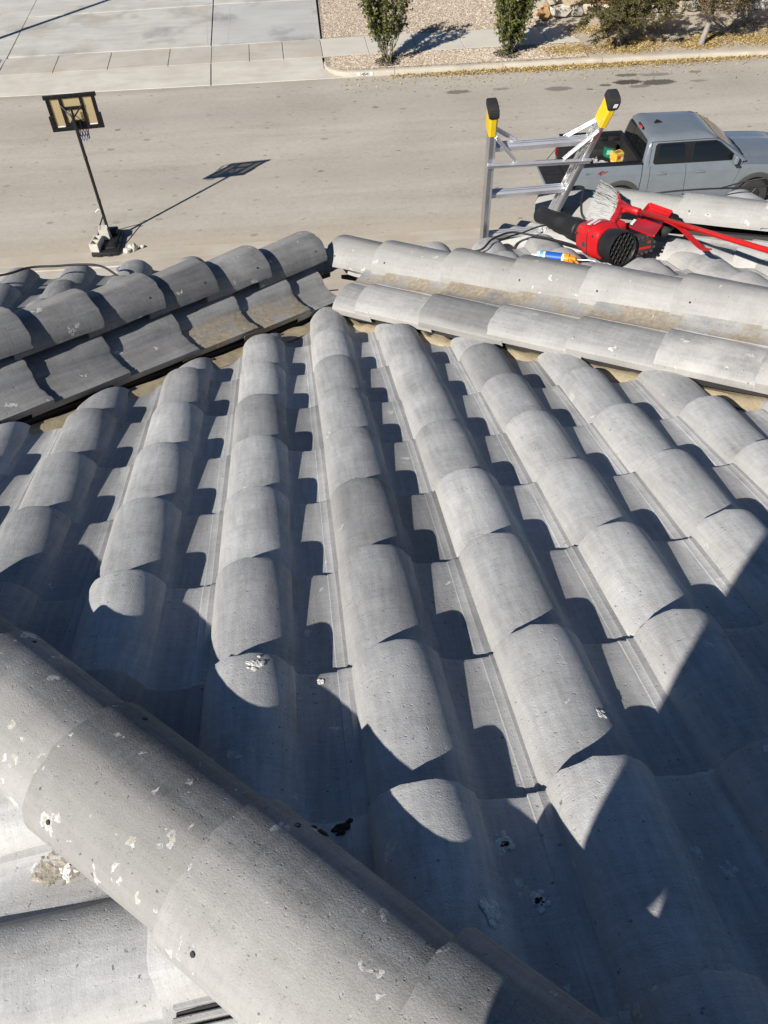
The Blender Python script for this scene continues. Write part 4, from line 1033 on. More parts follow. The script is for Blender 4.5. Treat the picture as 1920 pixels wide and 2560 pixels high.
bm = bmesh.new(); bar(bm, lp(l_ - .02, .592, .046), lp(r_ + .02, .575, .046), .026, .014, lN, .003); bar(bm, lp(l_ - .02, .602, .056), lp(r_ + .02, .585, .056), .005, .008, lN, .001); new_obj('front_crossbar', bm, M['alu2'], ladder)
for sgx, rr_ in ((1, 0), (-1, 1)):
    xt = railx(.77)[rr_]; xi = railx(.65)[rr_] + sgx * .13
    for nn_, uu in ((-.026, .665), (.040, .595)):
        bm = bmesh.new(); bar(bm, lp(xt + sgx * .016, .75, nn_), lp(xi, uu, nn_), .018, .006, lN, .001); bar(bm, lp(xt + sgx * .018, .742, nn_ + .006), lp(xi + sgx * .002, uu - .008, nn_ + .006), .004, .010, lN, .001); new_obj('brace', bm, M['alu2'], ladder)

# ------------------------------------------------------------------ tools on the right wing
M['tool_red'] = noisy('glossy_red_plastic', (.52, .012, .014), .12, 14, 90, .35, .04, 0, .5); M['tool_red2'] = noisy('scuffed_red_plastic', (.46, .014, .016), .2, 20, 160, .45, .08)
M['tool_black'] = noisy('tool_black_plastic', (.016, .016, .017), .3, 16, 130, .45, .1); M['tool_grey'] = noisy('battery_grey', (.045, .045, .047), .2, 22, 120, .55, .1)
# leaf blower: axis from the intake (towards us) to the nozzle
ic = Vector((1.125, 3.27, 7.262)); nzl = Vector((.868, 3.80, 7.150)); ax = (nzl - ic).normalized(); sx_ = ax.cross(Z).normalized(); uz = sx_.cross(ax).normalized()
BLO = frame(ic, sx_, ax, uz)          # x right-hand side seen from behind..., y along the tube, z up
blower = empty('leaf_blower', 'red and black cordless leaf blower lying on the right roof wing', 'leaf blower', mw=BLO.copy())
def bp(name, bm, m_, smooth=False, parent=None, ang=35):
    recalc(bm); o = new_obj(name, bm, m_, None, smooth, mw=BLO.copy()); sharp(o, ang); attach(o, parent or blower); return o
def ytube(bm, st, seg=28, sq=0):
    """lathe-like body along y: stations (y, rx, rz, cz)"""
    rows = []
    for (y, rx, rz, cz) in st:
        row = []
        for k in range(seg):
            a = 2 * math.pi * k / seg; c_, s_ = math.cos(a), math.sin(a)
            if sq: n_ = (abs(c_) ** sq + abs(s_) ** sq) ** (-1 / sq); c_, s_ = c_ * n_, s_ * n_
            row.append(bm.verts.new((rx * c_, y, cz + rz * s_)))
        rows.append(row)
    for a_, b_ in zip(rows, rows[1:]):
        for k in range(seg): bm.faces.new((a_[k], a_[(k + 1) % seg], b_[(k + 1) % seg], b_[k]))
    return rows
bm = bmesh.new(); r0 = ytube(bm, [(.0, .070, .070, 0), (-.012, .076, .076, 0), (.0, .079, .079, 0), (.05, .079, .079, 0), (.105, .062, .064, 0), (.11, .058, .06, 0)]); bp('intake_housing', bm, M['tool_black'], True)
bm = bmesh.new(); r0 = ytube(bm, [(.006, .064, .064, 0), (.07, .060, .060, 0)]); bm.faces.new(r0[-1]); bp('intake_bore', bm, M['under'], True)
gr = bmesh.new()
for sgx in (1, -1):
    for k in range(-3, 4):
        off = k * .0225; L_ = math.sqrt(max(0, .070 ** 2 - off ** 2))
        if L_ < .012: continue
        a = R(32) * sgx; dx, dz = math.sin(a), math.cos(a); px, pz = dz * off, -dx * off
        add_box(gr, (px, -.002 + .0015 * sgx, pz), (.0038, .010, 2 * L_), Matrix.Rotation(a, 3, 'Y'), .001)
add_tube(gr, [(.0, -.006, .0), (.0, .006, .0)], .012, 12); bp('intake_grille', gr, M['tool_black'])
bm = bmesh.new(); ytube(bm, [(.085, .040, .050, .0), (.09, .066, .066, .0), (.12, .077, .076, .004), (.19, .074, .074, .004), (.25, .062, .062, 0), (.262, .052, .052, 0), (.264, .030, .03, 0)], 28, 4.5); bd = bp('motor_housing', bm, M['tool_red'], True)
for (yy, zz) in ((.115, .045), (.235, .03), (.20, -.04)):
    bm = bmesh.new(); add_tube(bm, [(-.070, yy, zz), (-.079, yy, zz)], .005, 8); bp('screw', bm, M['tool_grey'], parent=bd)
bm = bmesh.new(); add_box(bm, (-.073, .175, -.01), (.012, .022, .022), None, .002); bp('lock_button', bm, M['tool_grey'], parent=bd)
bm = bmesh.new(); add_box(bm, (-.02, .185, .0790), (.07, .016, .002), Matrix.Rotation(R(20), 3, 'Z')); add_box(bm, (-.01, .165, .0795), (.05, .007, .002), Matrix.Rotation(R(20), 3, 'Z')); bp('white_print', bm, M['white_plastic'], parent=bd)
bm = bmesh.new(); ytube(bm, [(.150, .0765, .0755, .004), (.152, .0775, .0765, .004), (.155, .0765, .0755, .004)], 28, 4.5); bp('housing_seam', bm, M['tool_black'], parent=bd)
bm = bmesh.new(); rr0 = ytube(bm, [(.255, .052, .052, 0), (.295, .050, .050, 0), (.30, .055, .055, 0), (.35, .054, .054, 0), (.355, .050, .050, 0), (.42, .047, .047, 0), (.425, .050, .050, 0), (.47, .049, .049, 0), (.475, .044, .044, 0), (.58, .040, .040, 0), (.60, .043, .043, 0), (.625, .043, .043, 0), (.625, .036, .036, 0), (.55, .034, .034, 0)]); bp('nozzle', bm, M['tool_black'], True)
# handle and battery: an arm to the right side (seen from us) carrying the pack
hb = bmesh.new(); add_box(hb, (.085, .085, -.028), (.09, .07, .072), Matrix.Rotation(R(6), 3, 'Y'), .012, 2); add_box(hb, (.075, .17, .035), (.10, .12, .045), Matrix.Rotation(R(-14), 3, 'Y'), .014, 2); bp('handle', hb, M['tool_red2'], True)
bt = bmesh.new(); add_box(bt, (.152, .045, -.028), (.112, .06, .078), Matrix.Rotation(R(6), 3, 'Y'), .008, 2)
for k in range(4):
    for zz in (-.066, .010): add_box(bt, (.112 + .027 * k, .014, zz), (.012, .012, .010), None, .002)
for k in range(3):
    for xx in (.096, .208): add_box(bt, (xx, .014, -.05 + .022 * k), (.010, .012, .012), None, .002)
pk = bp('battery', bt, M['tool_grey'])
bm = bmesh.new(); add_box(bm, (.152, .0135, -.026), (.072, .004, .036), Matrix.Rotation(R(6), 3, 'Y'), .0005); lb = bp('battery_label', bm, mat('dark_label', (.03, .03, .032), .4), parent=pk)
for (dx, dz, w_, h_, mt) in ((0, -.040, .070, .012, M['tool_red']), (.022, -.022, .022, .003, M['orange_steel']), (.022, -.014, .022, .003, M['orange_steel'])):
    bm = bmesh.new(); add_box(bm, (.152 + dx, .0112, dz), (w_, .002, h_), Matrix.Rotation(R(6), 3, 'Y')); o = bp('label_stripe', bm, mt, parent=pk)

# broom
hA = Vector((1.205, 3.72, 7.285)); hB = Vector((1.112, 3.44, 7.290))
bA = Vector((1.175, 3.93, 7.240)); bB = Vector((1.028, 3.56, 7.262))
broom = empty('broom', 'red long handled angle broom with grey bristles lying over the leaf blower', 'broom', hA.lerp(hB, .5))
bm = bmesh.new(); n = 10; rows = []; hd = (hB - hA).normalized(); hup = Vector((.55, -.1, .8)).normalized()
for i in range(n + 1):
    t = i / n; c = hA.lerp(hB, t) + Vector((.02, .0, .0)) * math.sin(math.pi * t); wd = .022
    out = (c - bA.lerp(bB, t)).normalized(); sd__ = hd.cross(out).normalized()
    rows.append([bm.verts.new(c + sd__ * a_ + out * b_) for a_, b_ in ((-wd, -.012), (wd, -.012), (wd * .8, .022), (-wd * .8, .022))])
for a_, b_ in zip(rows, rows[1:]):
    for k in range(4): bm.faces.new((a_[k], a_[(k + 1) % 4], b_[(k + 1) % 4], b_[k]))
bm.faces.new(rows[0]); bm.faces.new(rows[-1]); recalc(bm); bmesh.ops.bevel(bm, geom=[e for e in bm.edges], offset=.003, segments=1, affect='EDGES'); new_obj('head', bm, M['tool_red'], broom)
hs = hA.lerp(hB, .55) + Vector((.035, .02, .01))
hE = Vector((1.535, 2.68, 7.565)); hdv = (hE - hs).normalized()
bm = bmesh.new()
for t in (.22, .85):
    P_ = hA.lerp(hB, t) + Vector((.012, 0, .004)); add_tube(bm, spline([P_, P_.lerp(hs, .6) + Vector((.02, 0, 0)), hs + hdv * .10], 5), .010, 8)
add_tube(bm, [hs - hdv * .02, hs + hdv * .14], .0165, 12); new_obj('head_bracket', bm, M['tool_red2'], broom, True)
bm = bmesh.new(); add_tube(bm, [hs + hdv * .02, hE + hdv * .6], .0115, 14); new_obj('handle', bm, noisy('red_painted_tube', (.55, .016, .014), .1, 9, 120, .3, .03), broom, True)
bm = bmesh.new(); c0 = hs + hdv * .34; dn = Vector((.15, -.45, -.35)).normalized()
P_ = spline([c0, c0 + hdv * .08 + dn * .012, c0 + hdv * .14 + dn * .055, c0 + hdv * .19 + dn * .085, c0 + hdv * .235 + dn * .082], 6)
sdv = hdv.cross(dn).normalized(); rows = [[bm.verts.new(p_ + sdv * a_ + dn * b_) for a_, b_ in ((-.016, 0), (.016, 0), (.016, .006), (-.016, .006))] for p_ in P_]
for a_, b_ in zip(rows, rows[1:]):
    for k in range(4): bm.faces.new((a_[k], a_[(k + 1) % 4], b_[(k + 1) % 4], b_[k]))
bm.faces.new(rows[0]); bm.faces.new(rows[-1]); recalc(bm); new_obj('hanging_clip', bm, M['tool_red2'], broom)
rr = random.Random(3)
for mt_, cnt in ((mat('grey_bristles', (.50, .50, .48), .6), 1700), (mat('dark_bristles', (.07, .07, .072), .6), 420)):
    bm = bmesh.new()
    for k in range(cnt):
        t = rr.random(); 
        if mt_.name.startswith('dark'): t = t ** 1.6 * .6
        a_ = hA.lerp(hB, t) + Vector((rr.uniform(-.012, .012), 0, rr.uniform(-.02, .02))); b_ = bA.lerp(bB, min(1, max(0, t + rr.uniform(-.05, .05)))) + Vector((rr.uniform(-.012, .012), rr.uniform(-.02, .02), rr.uniform(-.02, .02)))
        b_ = a_ + (b_ - a_) * rr.uniform(.9, 1.03); mid = a_.lerp(b_, .5) + Vector((0, 0, rr.uniform(-.004, .008)))
        add_tube(bm, [a_, mid, b_], .0012, 3, False, radii=[.0013, .0012, .0008])
    o = new_obj('bristles', bm, mt_, broom); o['kind'] = 'stuff'

# dustpan behind the handle
TLp, TRp, BRp, BLp = Vector((1.347, 3.66, 7.271)), Vector((1.429, 3.534, 7.289)), Vector((1.298, 3.352, 7.310)), Vector((1.200, 3.450, 7.267))
dpx = (TRp - TLp); dpy = (BLp - TLp); dpn = dpx.cross(dpy).normalized()
if dpn.z < 0: dpn = -dpn
pan = empty('dustpan', 'red plastic dustpan with black rubber side leaning behind the broom handle', 'dustpan', BLp)
def pp(u, v, h=0): return TLp + dpx * u + dpy * v + dpn * h
bm = bmesh.new(); n = 8
inner = [pp(.10, .06, -.012), pp(.92, .06, -.012), pp(.96, .97, -.004), pp(.06, .97, -.004)]; outer = [pp(0.06, -.02, .012), pp(.96, -.02, .012), pp(1.03, .1, .012), pp(1.04, 1.0, .0), pp(-.02, 1.0, .0), pp(-.02, .1, .012)]
V = [bm.verts.new(p_) for p_ in (pp(0, 0, .014), pp(1, 0, .014), pp(1.02, 1, .002), pp(-.02, 1, .002))]; U = [bm.verts.new(p_) for p_ in inner]; B_ = [bm.verts.new(p_) for p_ in (pp(.02, .0, -.03), pp(1.0, .0, -.03), pp(1.03, 1, -.006), pp(-.02, 1, -.006))]
bm.faces.new(U)
for k in range(4): bm.faces.new((V[k], V[(k + 1) % 4], U[(k + 1) % 4], U[k])); bm.faces.new((B_[k], B_[(k + 1) % 4], V[(k + 1) % 4], V[k]))
bm.faces.new(B_[::-1]); recalc(bm); bmesh.ops.bevel(bm, geom=bm.edges[:], offset=.008, segments=3, affect='EDGES'); sharp(new_obj('tray', bm, M['tool_red'], pan, True), 50)
bm = bmesh.new(); add_tube(bm, [pp(1.03, .03, -.022), pp(1.10, .3, -.03), pp(1.06, .6, -.03)], .022, 10); add_box(bm, pp(.60, .12, -.05), (.16, .18, .035), Matrix((dpx.normalized(), dpy.normalized(), dpn)).transposed(), .015, 2); new_obj('rubber_side', bm, M['black_rubber'], pan, True)
bm = bmesh.new(); add_box(bm, pp(.03, .82, .004), (.016, .05, .003), Matrix((dpx.normalized(), dpy.normalized(), dpn)).transposed()); new_obj('white_print', bm, M['white_plastic'], pan)

# caulking gun with its cartridge
tA = Vector((.742, 3.255, 7.252)); tB = Vector((.853, 3.205, 7.262)); td = (tB - tA).normalized(); tn = td.cross(Z).normalized()
gun = empty('caulking_gun', 'orange caulking gun holding a blue and white cartridge on the roof tiles', 'caulking gun', tA)
bm = bmesh.new(); add_tube(bm, [tA, tB], .0215, 18); new_obj('cartridge', bm, noisy('white_cartridge', (.68, .68, .68), .08, 20, 60, .5, 0), gun, True); sharp(C.objects[-1], 40)
bm = bmesh.new(); add_tube(bm, [tA.lerp(tB, .30), tA.lerp(tB, .92)], .0219, 18); new_obj('blue_label', bm, noisy('blue_label', (.012, .10, .46), .15, 30, 60, .45, 0), gun, True); sharp(C.objects[-1], 40)
bm = bmesh.new(); add_tube(bm, [tA.lerp(tB, .10), tA.lerp(tB, .22)], .0219, 18); new_obj('pale_blue_label', bm, noisy('pale_blue_label', (.12, .36, .55), .2, 30, 60, .45, 0), gun, True); sharp(C.objects[-1], 40)
bm = bmesh.new(); add_tube(bm, [tA - td * .03, tA], .008, 10, radii=[.003, .009]); new_obj('nozzle', bm, M['white_plastic'], gun, True)
M['gun_orange'] = noisy('orange_plastic', (.72, .30, .02), .08, 14, 60, .42, .03)
bm = bmesh.new(); add_tube(bm, [tB, tB + td * .022], .0245, 18, radii=[.0245, .022])
bar(bm, tB + td * .01, tB + td * .055 + Z * -.004, .030, .030, Z, .006); bar(bm, tB + td * .030 + tn * .006, tB + td * .035 - Vector((.012, .10, .0)) - Z * .006, .020, .022, Z, .005); new_obj('body', bm, M['gun_orange'], gun)
bm = bmesh.new(); bar(bm, tA.lerp(tB, -.02) - Z * .021 - tn * .004, tB - Z * .021 - tn * .004, .010, .004, Z, .001); new_obj('cradle', bm, M['tool_grey'], gun)
bm = bmesh.new(); add_tube(bm, spline([tB + td * .05, tB + td * .13 + Z * .004, tB + td * .15 - Vector((0, .015, .004)), tB + td * .158 - Vector((0, .05, .012))], 6), .0035, 7); new_obj('push_rod', bm, M['alu'], gun, True)
bm = bmesh.new(); bar(bm, tB + td * .05 - Z * .005, tB + td * .075 - Vector((.0, .06, .012)), .010, .006, Z, .001); new_obj('trigger', bm, M['gun_orange'], gun)

# ------------------------------------------------------------------ black cables along the eaves
def cable(label, pts, r_=.0055):
    bm = bmesh.new(); add_tube(bm, spline(pts, 9), r_, 7); o = new_obj('cable', bm, M['wire'], None, True); tag(o, label, 'cable', 'black cables along the eaves'); return o
cable('black cable draped over the left eave tiles in front of the hoop', [(-2.6, 3.25, 7.19), (-2.1, 3.30, 7.195), (-1.768, 3.347, 7.190), (-1.66, 3.44, 7.170), (-1.53, 3.455, 7.165), (-1.415, 3.46, 7.165), (-1.316, 3.456, 7.152), (-1.193, 3.42, 7.10), (-1.0, 3.62, 7.0), (-.80, 3.70, 7.02), (-.62, 3.72, 7.02), (-.3, 3.80, 6.9)])
cable('black cable looping over the right eave tiles behind the ladder foot', [(.40, 3.75, 6.98), (.526, 3.60, 7.085), (.60, 3.70, 7.085), (.70, 3.76, 7.085), (.80, 3.73, 7.085), (.90, 3.66, 7.095), (.99, 3.55, 7.12), (1.06, 3.45, 7.13), (1.14, 3.38, 7.12)])
cable('thin black cable running from the ladder rail to the blower nozzle', [(.58, 3.70, 7.03), (.68, 3.80, 7.03), (.78, 3.82, 7.05), (.88, 3.86, 7.06), (1.0, 3.86, 7.06)], .004)
cable('black cable curling up behind the right ladder rail to a plug', [(1.02, 4.05, 7.03), (.99, 3.95, 7.16), (1.01, 3.88, 7.25), (1.05, 3.80, 7.29), (1.03, 3.72, 7.26), (1.03, 3.66, 7.22), (1.07, 3.62, 7.20), (1.10, 3.60, 7.19)], .006)
cable('black cable passing along the far ridge caps beside the truck', [(1.25, 4.05, 7.05), (1.36, 4.06, 7.09), (1.55, 4.02, 7.14), (1.75, 3.99, 7.165), (1.93, 3.98, 7.17), (2.08, 3.96, 7.185), (2.22, 3.94, 7.195), (2.6, 3.90, 7.21)], .0045)
cable('second black cable lying just above the first on the far tiles', [(1.85, 4.04, 7.14), (1.98, 4.03, 7.18), (2.10, 3.99, 7.215), (2.25, 3.96, 7.225), (2.6, 3.93, 7.23)], .004)
cable('short black hook shaped cable end on the far ridge cap', [(1.19, 4.10, 7.00), (1.25, 4.02, 7.09), (1.33, 3.99, 7.14), (1.40, 4.02, 7.15)], .006)

# ------------------------------------------------------------------ plants, trees, wall, leaves
def leaf_material(name, cols, trans=.25):
    m_ = mat(name, cols[1], .55, 0, .35); g = NT(m_); a = g.n('ShaderNodeAttribute'); a.attribute_name = 'tint'; a.attribute_type = 'GEOMETRY'
    c = g.ramp(a.outputs['Fac'], [(0, cols[0]), (.5, cols[1]), (1, cols[2])]); g.col(c)
    out = [n for n in g.t.nodes if n.type == 'OUTPUT_MATERIAL'][0]; tl = g.n('ShaderNodeBsdfTranslucent'); g.l(c, tl.inputs[0]); mx = g.n('ShaderNodeMixShader'); mx.inputs[0].default_value = trans
    g.l(g.b.outputs[0], mx.inputs[1]); g.l(tl.outputs[0], mx.inputs[2]); g.l(mx.outputs[0], out.inputs[0]); return m_
M['leaf_shrub'] = leaf_material('glossy_shrub_leaf', ((.030, .046, .012), (.100, .118, .026), (.24, .24, .06)))
M['leaf_oak'] = leaf_material('dusty_oak_leaf', ((.04, .038, .014), (.125, .108, .040), (.25, .205, .09)))
M['leaf_brown'] = leaf_material('dry_oak_leaf', ((.07, .05, .022), (.16, .115, .05), (.27, .20, .10)))
M['bark'] = noisy('grey_bark', (.30, .27, .24), .3, 8, 60, .9, .6, bdist=.01); M['bark_dark'] = noisy('dark_bark', (.15, .13, .115), .35, 8, 60, .9, .6, bdist=.01); M['stem'] = noisy('pale_stems', (.34, .29, .23), .25, 12, 80)
M['mulch'] = noisy('dark_mulch', (.035, .026, .018), .5, 30, 120, .95, .6)
def leaves_mesh(name, items, m_, parent):
    """items: (pos, dir, normal, length, width, tint) -> folded leaf blades"""
    vs_, fs, tn_ = [], [], []
    for (p_, d, n, L_, w_, t) in items:
        s_ = d.cross(n); 
        if s_.length < 1e-4: continue
        s_.normalize(); b = len(vs_); m_id = p_ + d * (L_ * .5)
        vs_ += [p_, m_id + s_ * w_ + n * (w_ * .35), p_ + d * L_, m_id - s_ * w_ + n * (w_ * .35)]
        fs += [(b, b + 1, b + 2), (b, b + 2, b + 3)]; tn_ += [t] * 4
    me = bpy.data.meshes.new(name); me.from_pydata([tuple(v) for v in vs_], [], fs); at = me.attributes.new('tint', 'FLOAT', 'POINT'); at.data.foreach_set('value', tn_)
    me.materials.append(m_); o = bpy.data.objects.new(name, me); C.objects.link(o)
    if parent: attach(o, parent)
    return o
def rdir(rr, up=0):
    v = Vector((rr.gauss(0, 1), rr.gauss(0, 1), rr.gauss(0, 1) + up)); return v.normalized()
def shrub(label, base, height, rad, seed, n_stem=9, dens=1.0, low=.35):
    rr = random.Random(seed); t = empty('columnar_shrub', label, 'shrub', base, 0, 'columnar shrubs in the gravel strip')
    bm = bmesh.new(); items = []
    for k in range(n_stem):
        a = rr.uniform(0, 6.28); r0_ = rr.uniform(.0, .09); top = rr.uniform(.72, 1.0) * height; sp_ = rr.uniform(.5, 1.0) * rad
        P_ = [base + Vector((math.cos(a) * (r0_ + (sp_ - r0_) * (q / 6) ** .8) + rr.uniform(-.02, .02), math.sin(a) * (r0_ + (sp_ - r0_) * (q / 6) ** .8) + rr.uniform(-.02, .02), top * q / 6)) for q in range(7)]
        S_ = spline(P_, 4); add_tube(bm, S_, .01, 5, False, radii=[.014 * (1 - .75 * i / len(S_)) for i in range(len(S_))])
        for i, p_ in enumerate(S_):
            f_ = i / len(S_)
            if f_ < low and rr.random() > .12: continue
            tw_ = rr.randrange(2, 5)
            for _ in range(tw_):
                d0 = rdir(rr, .9); e_ = p_ + d0 * rr.uniform(.07, .25)
                add_tube(bm, [p_, e_], .003, 3, False)
                for _ in range(int(8 * dens)):
                    q = p_.lerp(e_, rr.uniform(.2, 1)); d = (d0 * .6 + rdir(rr, .5)).normalized(); nn_ = rdir(rr, .8)
                    items.append((q, d, nn_, rr.uniform(.07, .13), rr.uniform(.016, .030), min(1, max(0, rr.gauss(.5, .26)))))
    for _ in range(int(110 * dens)):
        q = base + Vector((rr.gauss(0, .09), rr.gauss(0, .09), rr.uniform(0, .18))); items.append((q, rdir(rr, .6), rdir(rr, .8), rr.uniform(.05, .1), rr.uniform(.014, .024), rr.random() * .7))
    new_obj('stems', bm, M['stem'], t); lf = leaves_mesh('leaves', items, M['leaf_shrub'], t); lf['kind'] = 'stuff'; return t
def planter_ring(label, base, r_):
    rr = random.Random(int(r_ * 100)); bm = bmesh.new(); n = 20; a_ = bm.verts.new(base + Vector((0, 0, .02))); ring = [bm.verts.new(base + Vector((r_ * math.cos(2 * math.pi * k / n) * rr.uniform(.9, 1.1), r_ * math.sin(2 * math.pi * k / n) * rr.uniform(.9, 1.1), .012))) for k in range(n)]
    for k in range(n): bm.faces.new((a_, ring[k], ring[(k + 1) % n]))
    o = new_obj('mulch_ring', bm, M['mulch']); tag(o, label, 'mulch ring', 'mulch rings under the shrubs'); o['kind'] = 'stuff'
SB = [SF @ sp(2.03, 26.80, .115), SF @ sp(5.79, 26.93, .115)]
shrub('looser leggy shrub with bare stems showing, left of the pair by the kerb', SB[0], 2.35, .85, 11, 18, .85, .32)
shrub('denser leafier upright shrub, right of the pair by the kerb', SB[1], 2.35, .82, 14, 19, 1.1, .18)
planter_ring('dark mulch circle under the leggy left shrub', SB[0], .40); planter_ring('dark mulch circle under the dense right shrub', SB[1], .42)
def oak(name, label, base, lean, height, crad, czc, seed, m_, bark, n_leaf, tr=.085, trunk_h=1.5):
    rr = random.Random(seed); t = empty(name, label, 'tree', base); bm = bmesh.new()
    top = base + Vector(lean) * trunk_h + Z * trunk_h
    add_tube(bm, spline([base - Z * .1, base.lerp(top, .5) + Vector((rr.uniform(-.03, .03), 0, 0)), top], 6), tr, 10, radii=[tr * (1.15 - .45 * i / 12) for i in range(13)]); new_obj('trunk', bm, bark, t, True)
    cc = base + Vector(lean) * czc + Z * czc; bm = bmesh.new(); items = []
    for k in range(26):
        d = rdir(rr, .25); e_ = cc + Vector((d.x * crad[0], d.y * crad[1], d.z * crad[2])) * rr.uniform(.7, 1.02); st = top.lerp(cc, rr.uniform(0, .7)); mid = st.lerp(e_, .5) + Vector((rr.uniform(-.2, .2), rr.uniform(-.2, .2), rr.uniform(-.05, .25)))
        S_ = spline([st, mid, e_], 7); add_tube(bm, S_, .02, 5, False, radii=[.032 * (1 - .85 * i / len(S_)) for i in range(len(S_))])
        for j in range(16):
            p_ = S_[rr.randrange(4, len(S_))] + rdir(rr) * rr.uniform(0, .12); tdir = rdir(rr, .1); L_ = rr.uniform(.15, .42); e2 = p_ + tdir * L_ - Z * rr.uniform(0, .08); add_tube(bm, [p_, e2], .0045, 3, False)
            for _ in range(max(1, int(n_leaf / 416))):
                q = p_.lerp(e2, rr.uniform(.15, 1.05)) + rdir(rr) * .05
                items.append((q, (tdir * .4 + rdir(rr)).normalized(), rdir(rr, .6), rr.uniform(.035, .075), rr.uniform(.010, .019), min(1, max(0, rr.gauss(.48, .26)))))
    new_obj('limbs', bm, bark, t); lf = leaves_mesh('crown', items, m_, t); lf['kind'] = 'stuff'; return t
oak('oak_tree', 'bushy olive green tree with dark trunk, nearest to the right shrub', SF @ sp(9.36, 27.02, .11), (.08, .0, 0), 3, (1.95, 1.3, 1.0), 1.35, 21, M['leaf_oak'], M['bark_dark'], 38000, .10, .7)
oak('oak_tree', 'sparse brownish tree on a pale leaning trunk at the right', SF @ sp(11.89, 26.76, .11), (.16, .02, 0), 3, (1.7, 1.2, .95), 1.75, 22, M['leaf_brown'], M['bark'], 16000, .085, 1.0)
oak('dry_shrub', 'bare twiggy dry bush growing against the stone wall', SF @ sp(13.9, 29.3, .1), (.0, 0, 0), 2, (.8, .5, .6), .75, 24, M['leaf_brown'], M['bark'], 2500, .04, .3)
oak('oak_tree', 'brownish tree behind the stone wall between the two trunks', SF @ sp(11.2, 30.6, .1), (.0, 0, 0), 3, (1.3, .9, .8), 1.5, 25, M['leaf_brown'], M['bark_dark'], 7000, .07, .9)
# rough stone retaining wall
wall = empty('stone_wall', 'rough retaining wall of orange, cream and grey stones behind the trees', 'stone wall', SF @ sp(10, 29.7, .08), TH)
stm = []
for nm, c in (('ochre', (.50, .30, .13)), ('orange', (.46, .21, .09)), ('cream', (.58, .50, .38)), ('grey', (.36, .34, .31)), ('tan', (.50, .40, .27)), ('pale', (.62, .57, .48))): stm.append(noisy('fieldstone_' + nm, c, .3, 9, 60, .88, .7, bdist=.015))
bm = bmesh.new(); v_ = [SF @ sp(s_, d_, .0) for s_, d_ in ((7.45, 29.62), (9.3, 29.82), (22, 29.2), (22, 29.9), (9.3, 30.5), (7.2, 30.4))]
add_prism(bm, [(p_.x, p_.y) for p_ in v_], .0, 1.55); recalc(bm); new_obj('mortar_core', bm, noisy('pale_mortar', (.40, .36, .30), .2, 12, 80, .95, .5), wall)
rr = random.Random(31)
def wall_face(u): 
    return (7.45 + (9.3 - 7.45) * u / 1.86, 29.62 + .20 * u / 1.86) if u < 1.86 else (9.3 + (u - 1.86), 29.82 - (u - 1.86) * .0488)
zrow = .06
for row in range(3):
    hgt = (.44, .50, .46)[row]; u = rr.uniform(-.2, .0)
    while u < 12.5:
        w_ = rr.uniform(.40, .95); hh = hgt * rr.uniform(.7, 1.12); s_, d_ = wall_face(max(0.02, u + w_ / 2)); bm = bmesh.new()
        n_ = rr.randrange(5, 8); ang = [2 * math.pi * (k + rr.uniform(-.28, .28)) / n_ for k in range(n_)]
        poly = [(.60 * w_ * math.cos(a_) * rr.uniform(.85, 1.08), .62 * hh * math.sin(a_) * rr.uniform(.85, 1.08)) for a_ in ang]
        fr_ = [bm.verts.new((x_ * .88, -.17 + rr.uniform(-.025, .03), z_ * .88)) for x_, z_ in poly]; bk_ = [bm.verts.new((x_, -.04, z_)) for x_, z_ in poly]; md_ = bm.verts.new((rr.uniform(-.1, .1) * w_, -.185 + rr.uniform(-.03, .03), rr.uniform(-.1, .1) * hh))
        for k in range(n_): bm.faces.new((md_, fr_[k], fr_[(k + 1) % n_])); bm.faces.new((fr_[k], bk_[k], bk_[(k + 1) % n_], fr_[(k + 1) % n_]))
        recalc(bm); bmesh.ops.bevel(bm, geom=bm.edges[:], offset=.010, segments=1, affect='EDGES')
        p_ = SF @ sp(s_, d_, 0); o = new_obj('stone', bm, rr.choice(stm), mw=Matrix.Translation((p_.x, p_.y, zrow + hgt / 2 + rr.uniform(-.05, .05))) @ Matrix.Rotation(TH + rr.uniform(-.06, .06), 4, 'Z')); attach(o, wall)
        u += w_ * .95
    zrow += hgt * .97
# fallen leaves: along the gutter and under the trees
def litter(name, n, fn, m_, seed, size=(.05, .10)):
    rr = random.Random(seed); items = []
    for _ in range(n):
        q = fn(rr)
        if q is None: continue
        p_ = SF @ sp(q[0], q[1], q[2]) + Vector((0, 0, rr.uniform(.004, .03))); d = Vector((rr.gauss(0, 1), rr.gauss(0, 1), rr.gauss(0, .25))).normalized(); nn_ = Vector((rr.gauss(0, .35), rr.gauss(0, .35), 1)).normalized()
        items.append((p_, d, nn_, rr.uniform(*size), rr.uniform(.010, .020), rr.random()))
    o = leaves_mesh(name, items, m_, None); o['kind'] = 'stuff'; return o
M['litter'] = leaf_material('fallen_leaf', ((.22, .14, .05), (.48, .34, .13), (.66, .52, .25)), .1)
def gut(rr):
    s_ = rr.uniform(2.0, 17); dens = min(1, max(.05, (s_ - 1.5) / 5)) * (1 if s_ < 10 else max(.25, 1 - (s_ - 10) / 6))
    return (s_, 25.67 - abs(rr.gauss(0, .16)) , .004) if rr.random() < dens else None
tag(litter('fallen_leaves', 11000, gut, M['litter'], 41), 'yellow fallen leaves gathered along the far kerb', 'leaf litter')
CL = [(7.7, 26.95, .75, .35, .112), (9.6, 26.8, 1.0, .40, .112), (11.9, 26.85, .8, .38, .112), (13.9, 27.0, 1.0, .5, .112), (15.5, 26.9, 1.0, .5, .112), (9.9, 27.4, 1.1, .4, .112), (12.6, 27.4, .9, .3, .112), (8.9, 28.6, .7, .4, .112), (10.7, 28.4, .9, .5, .112), (14, 28.3, 1.2, .5, .112)]
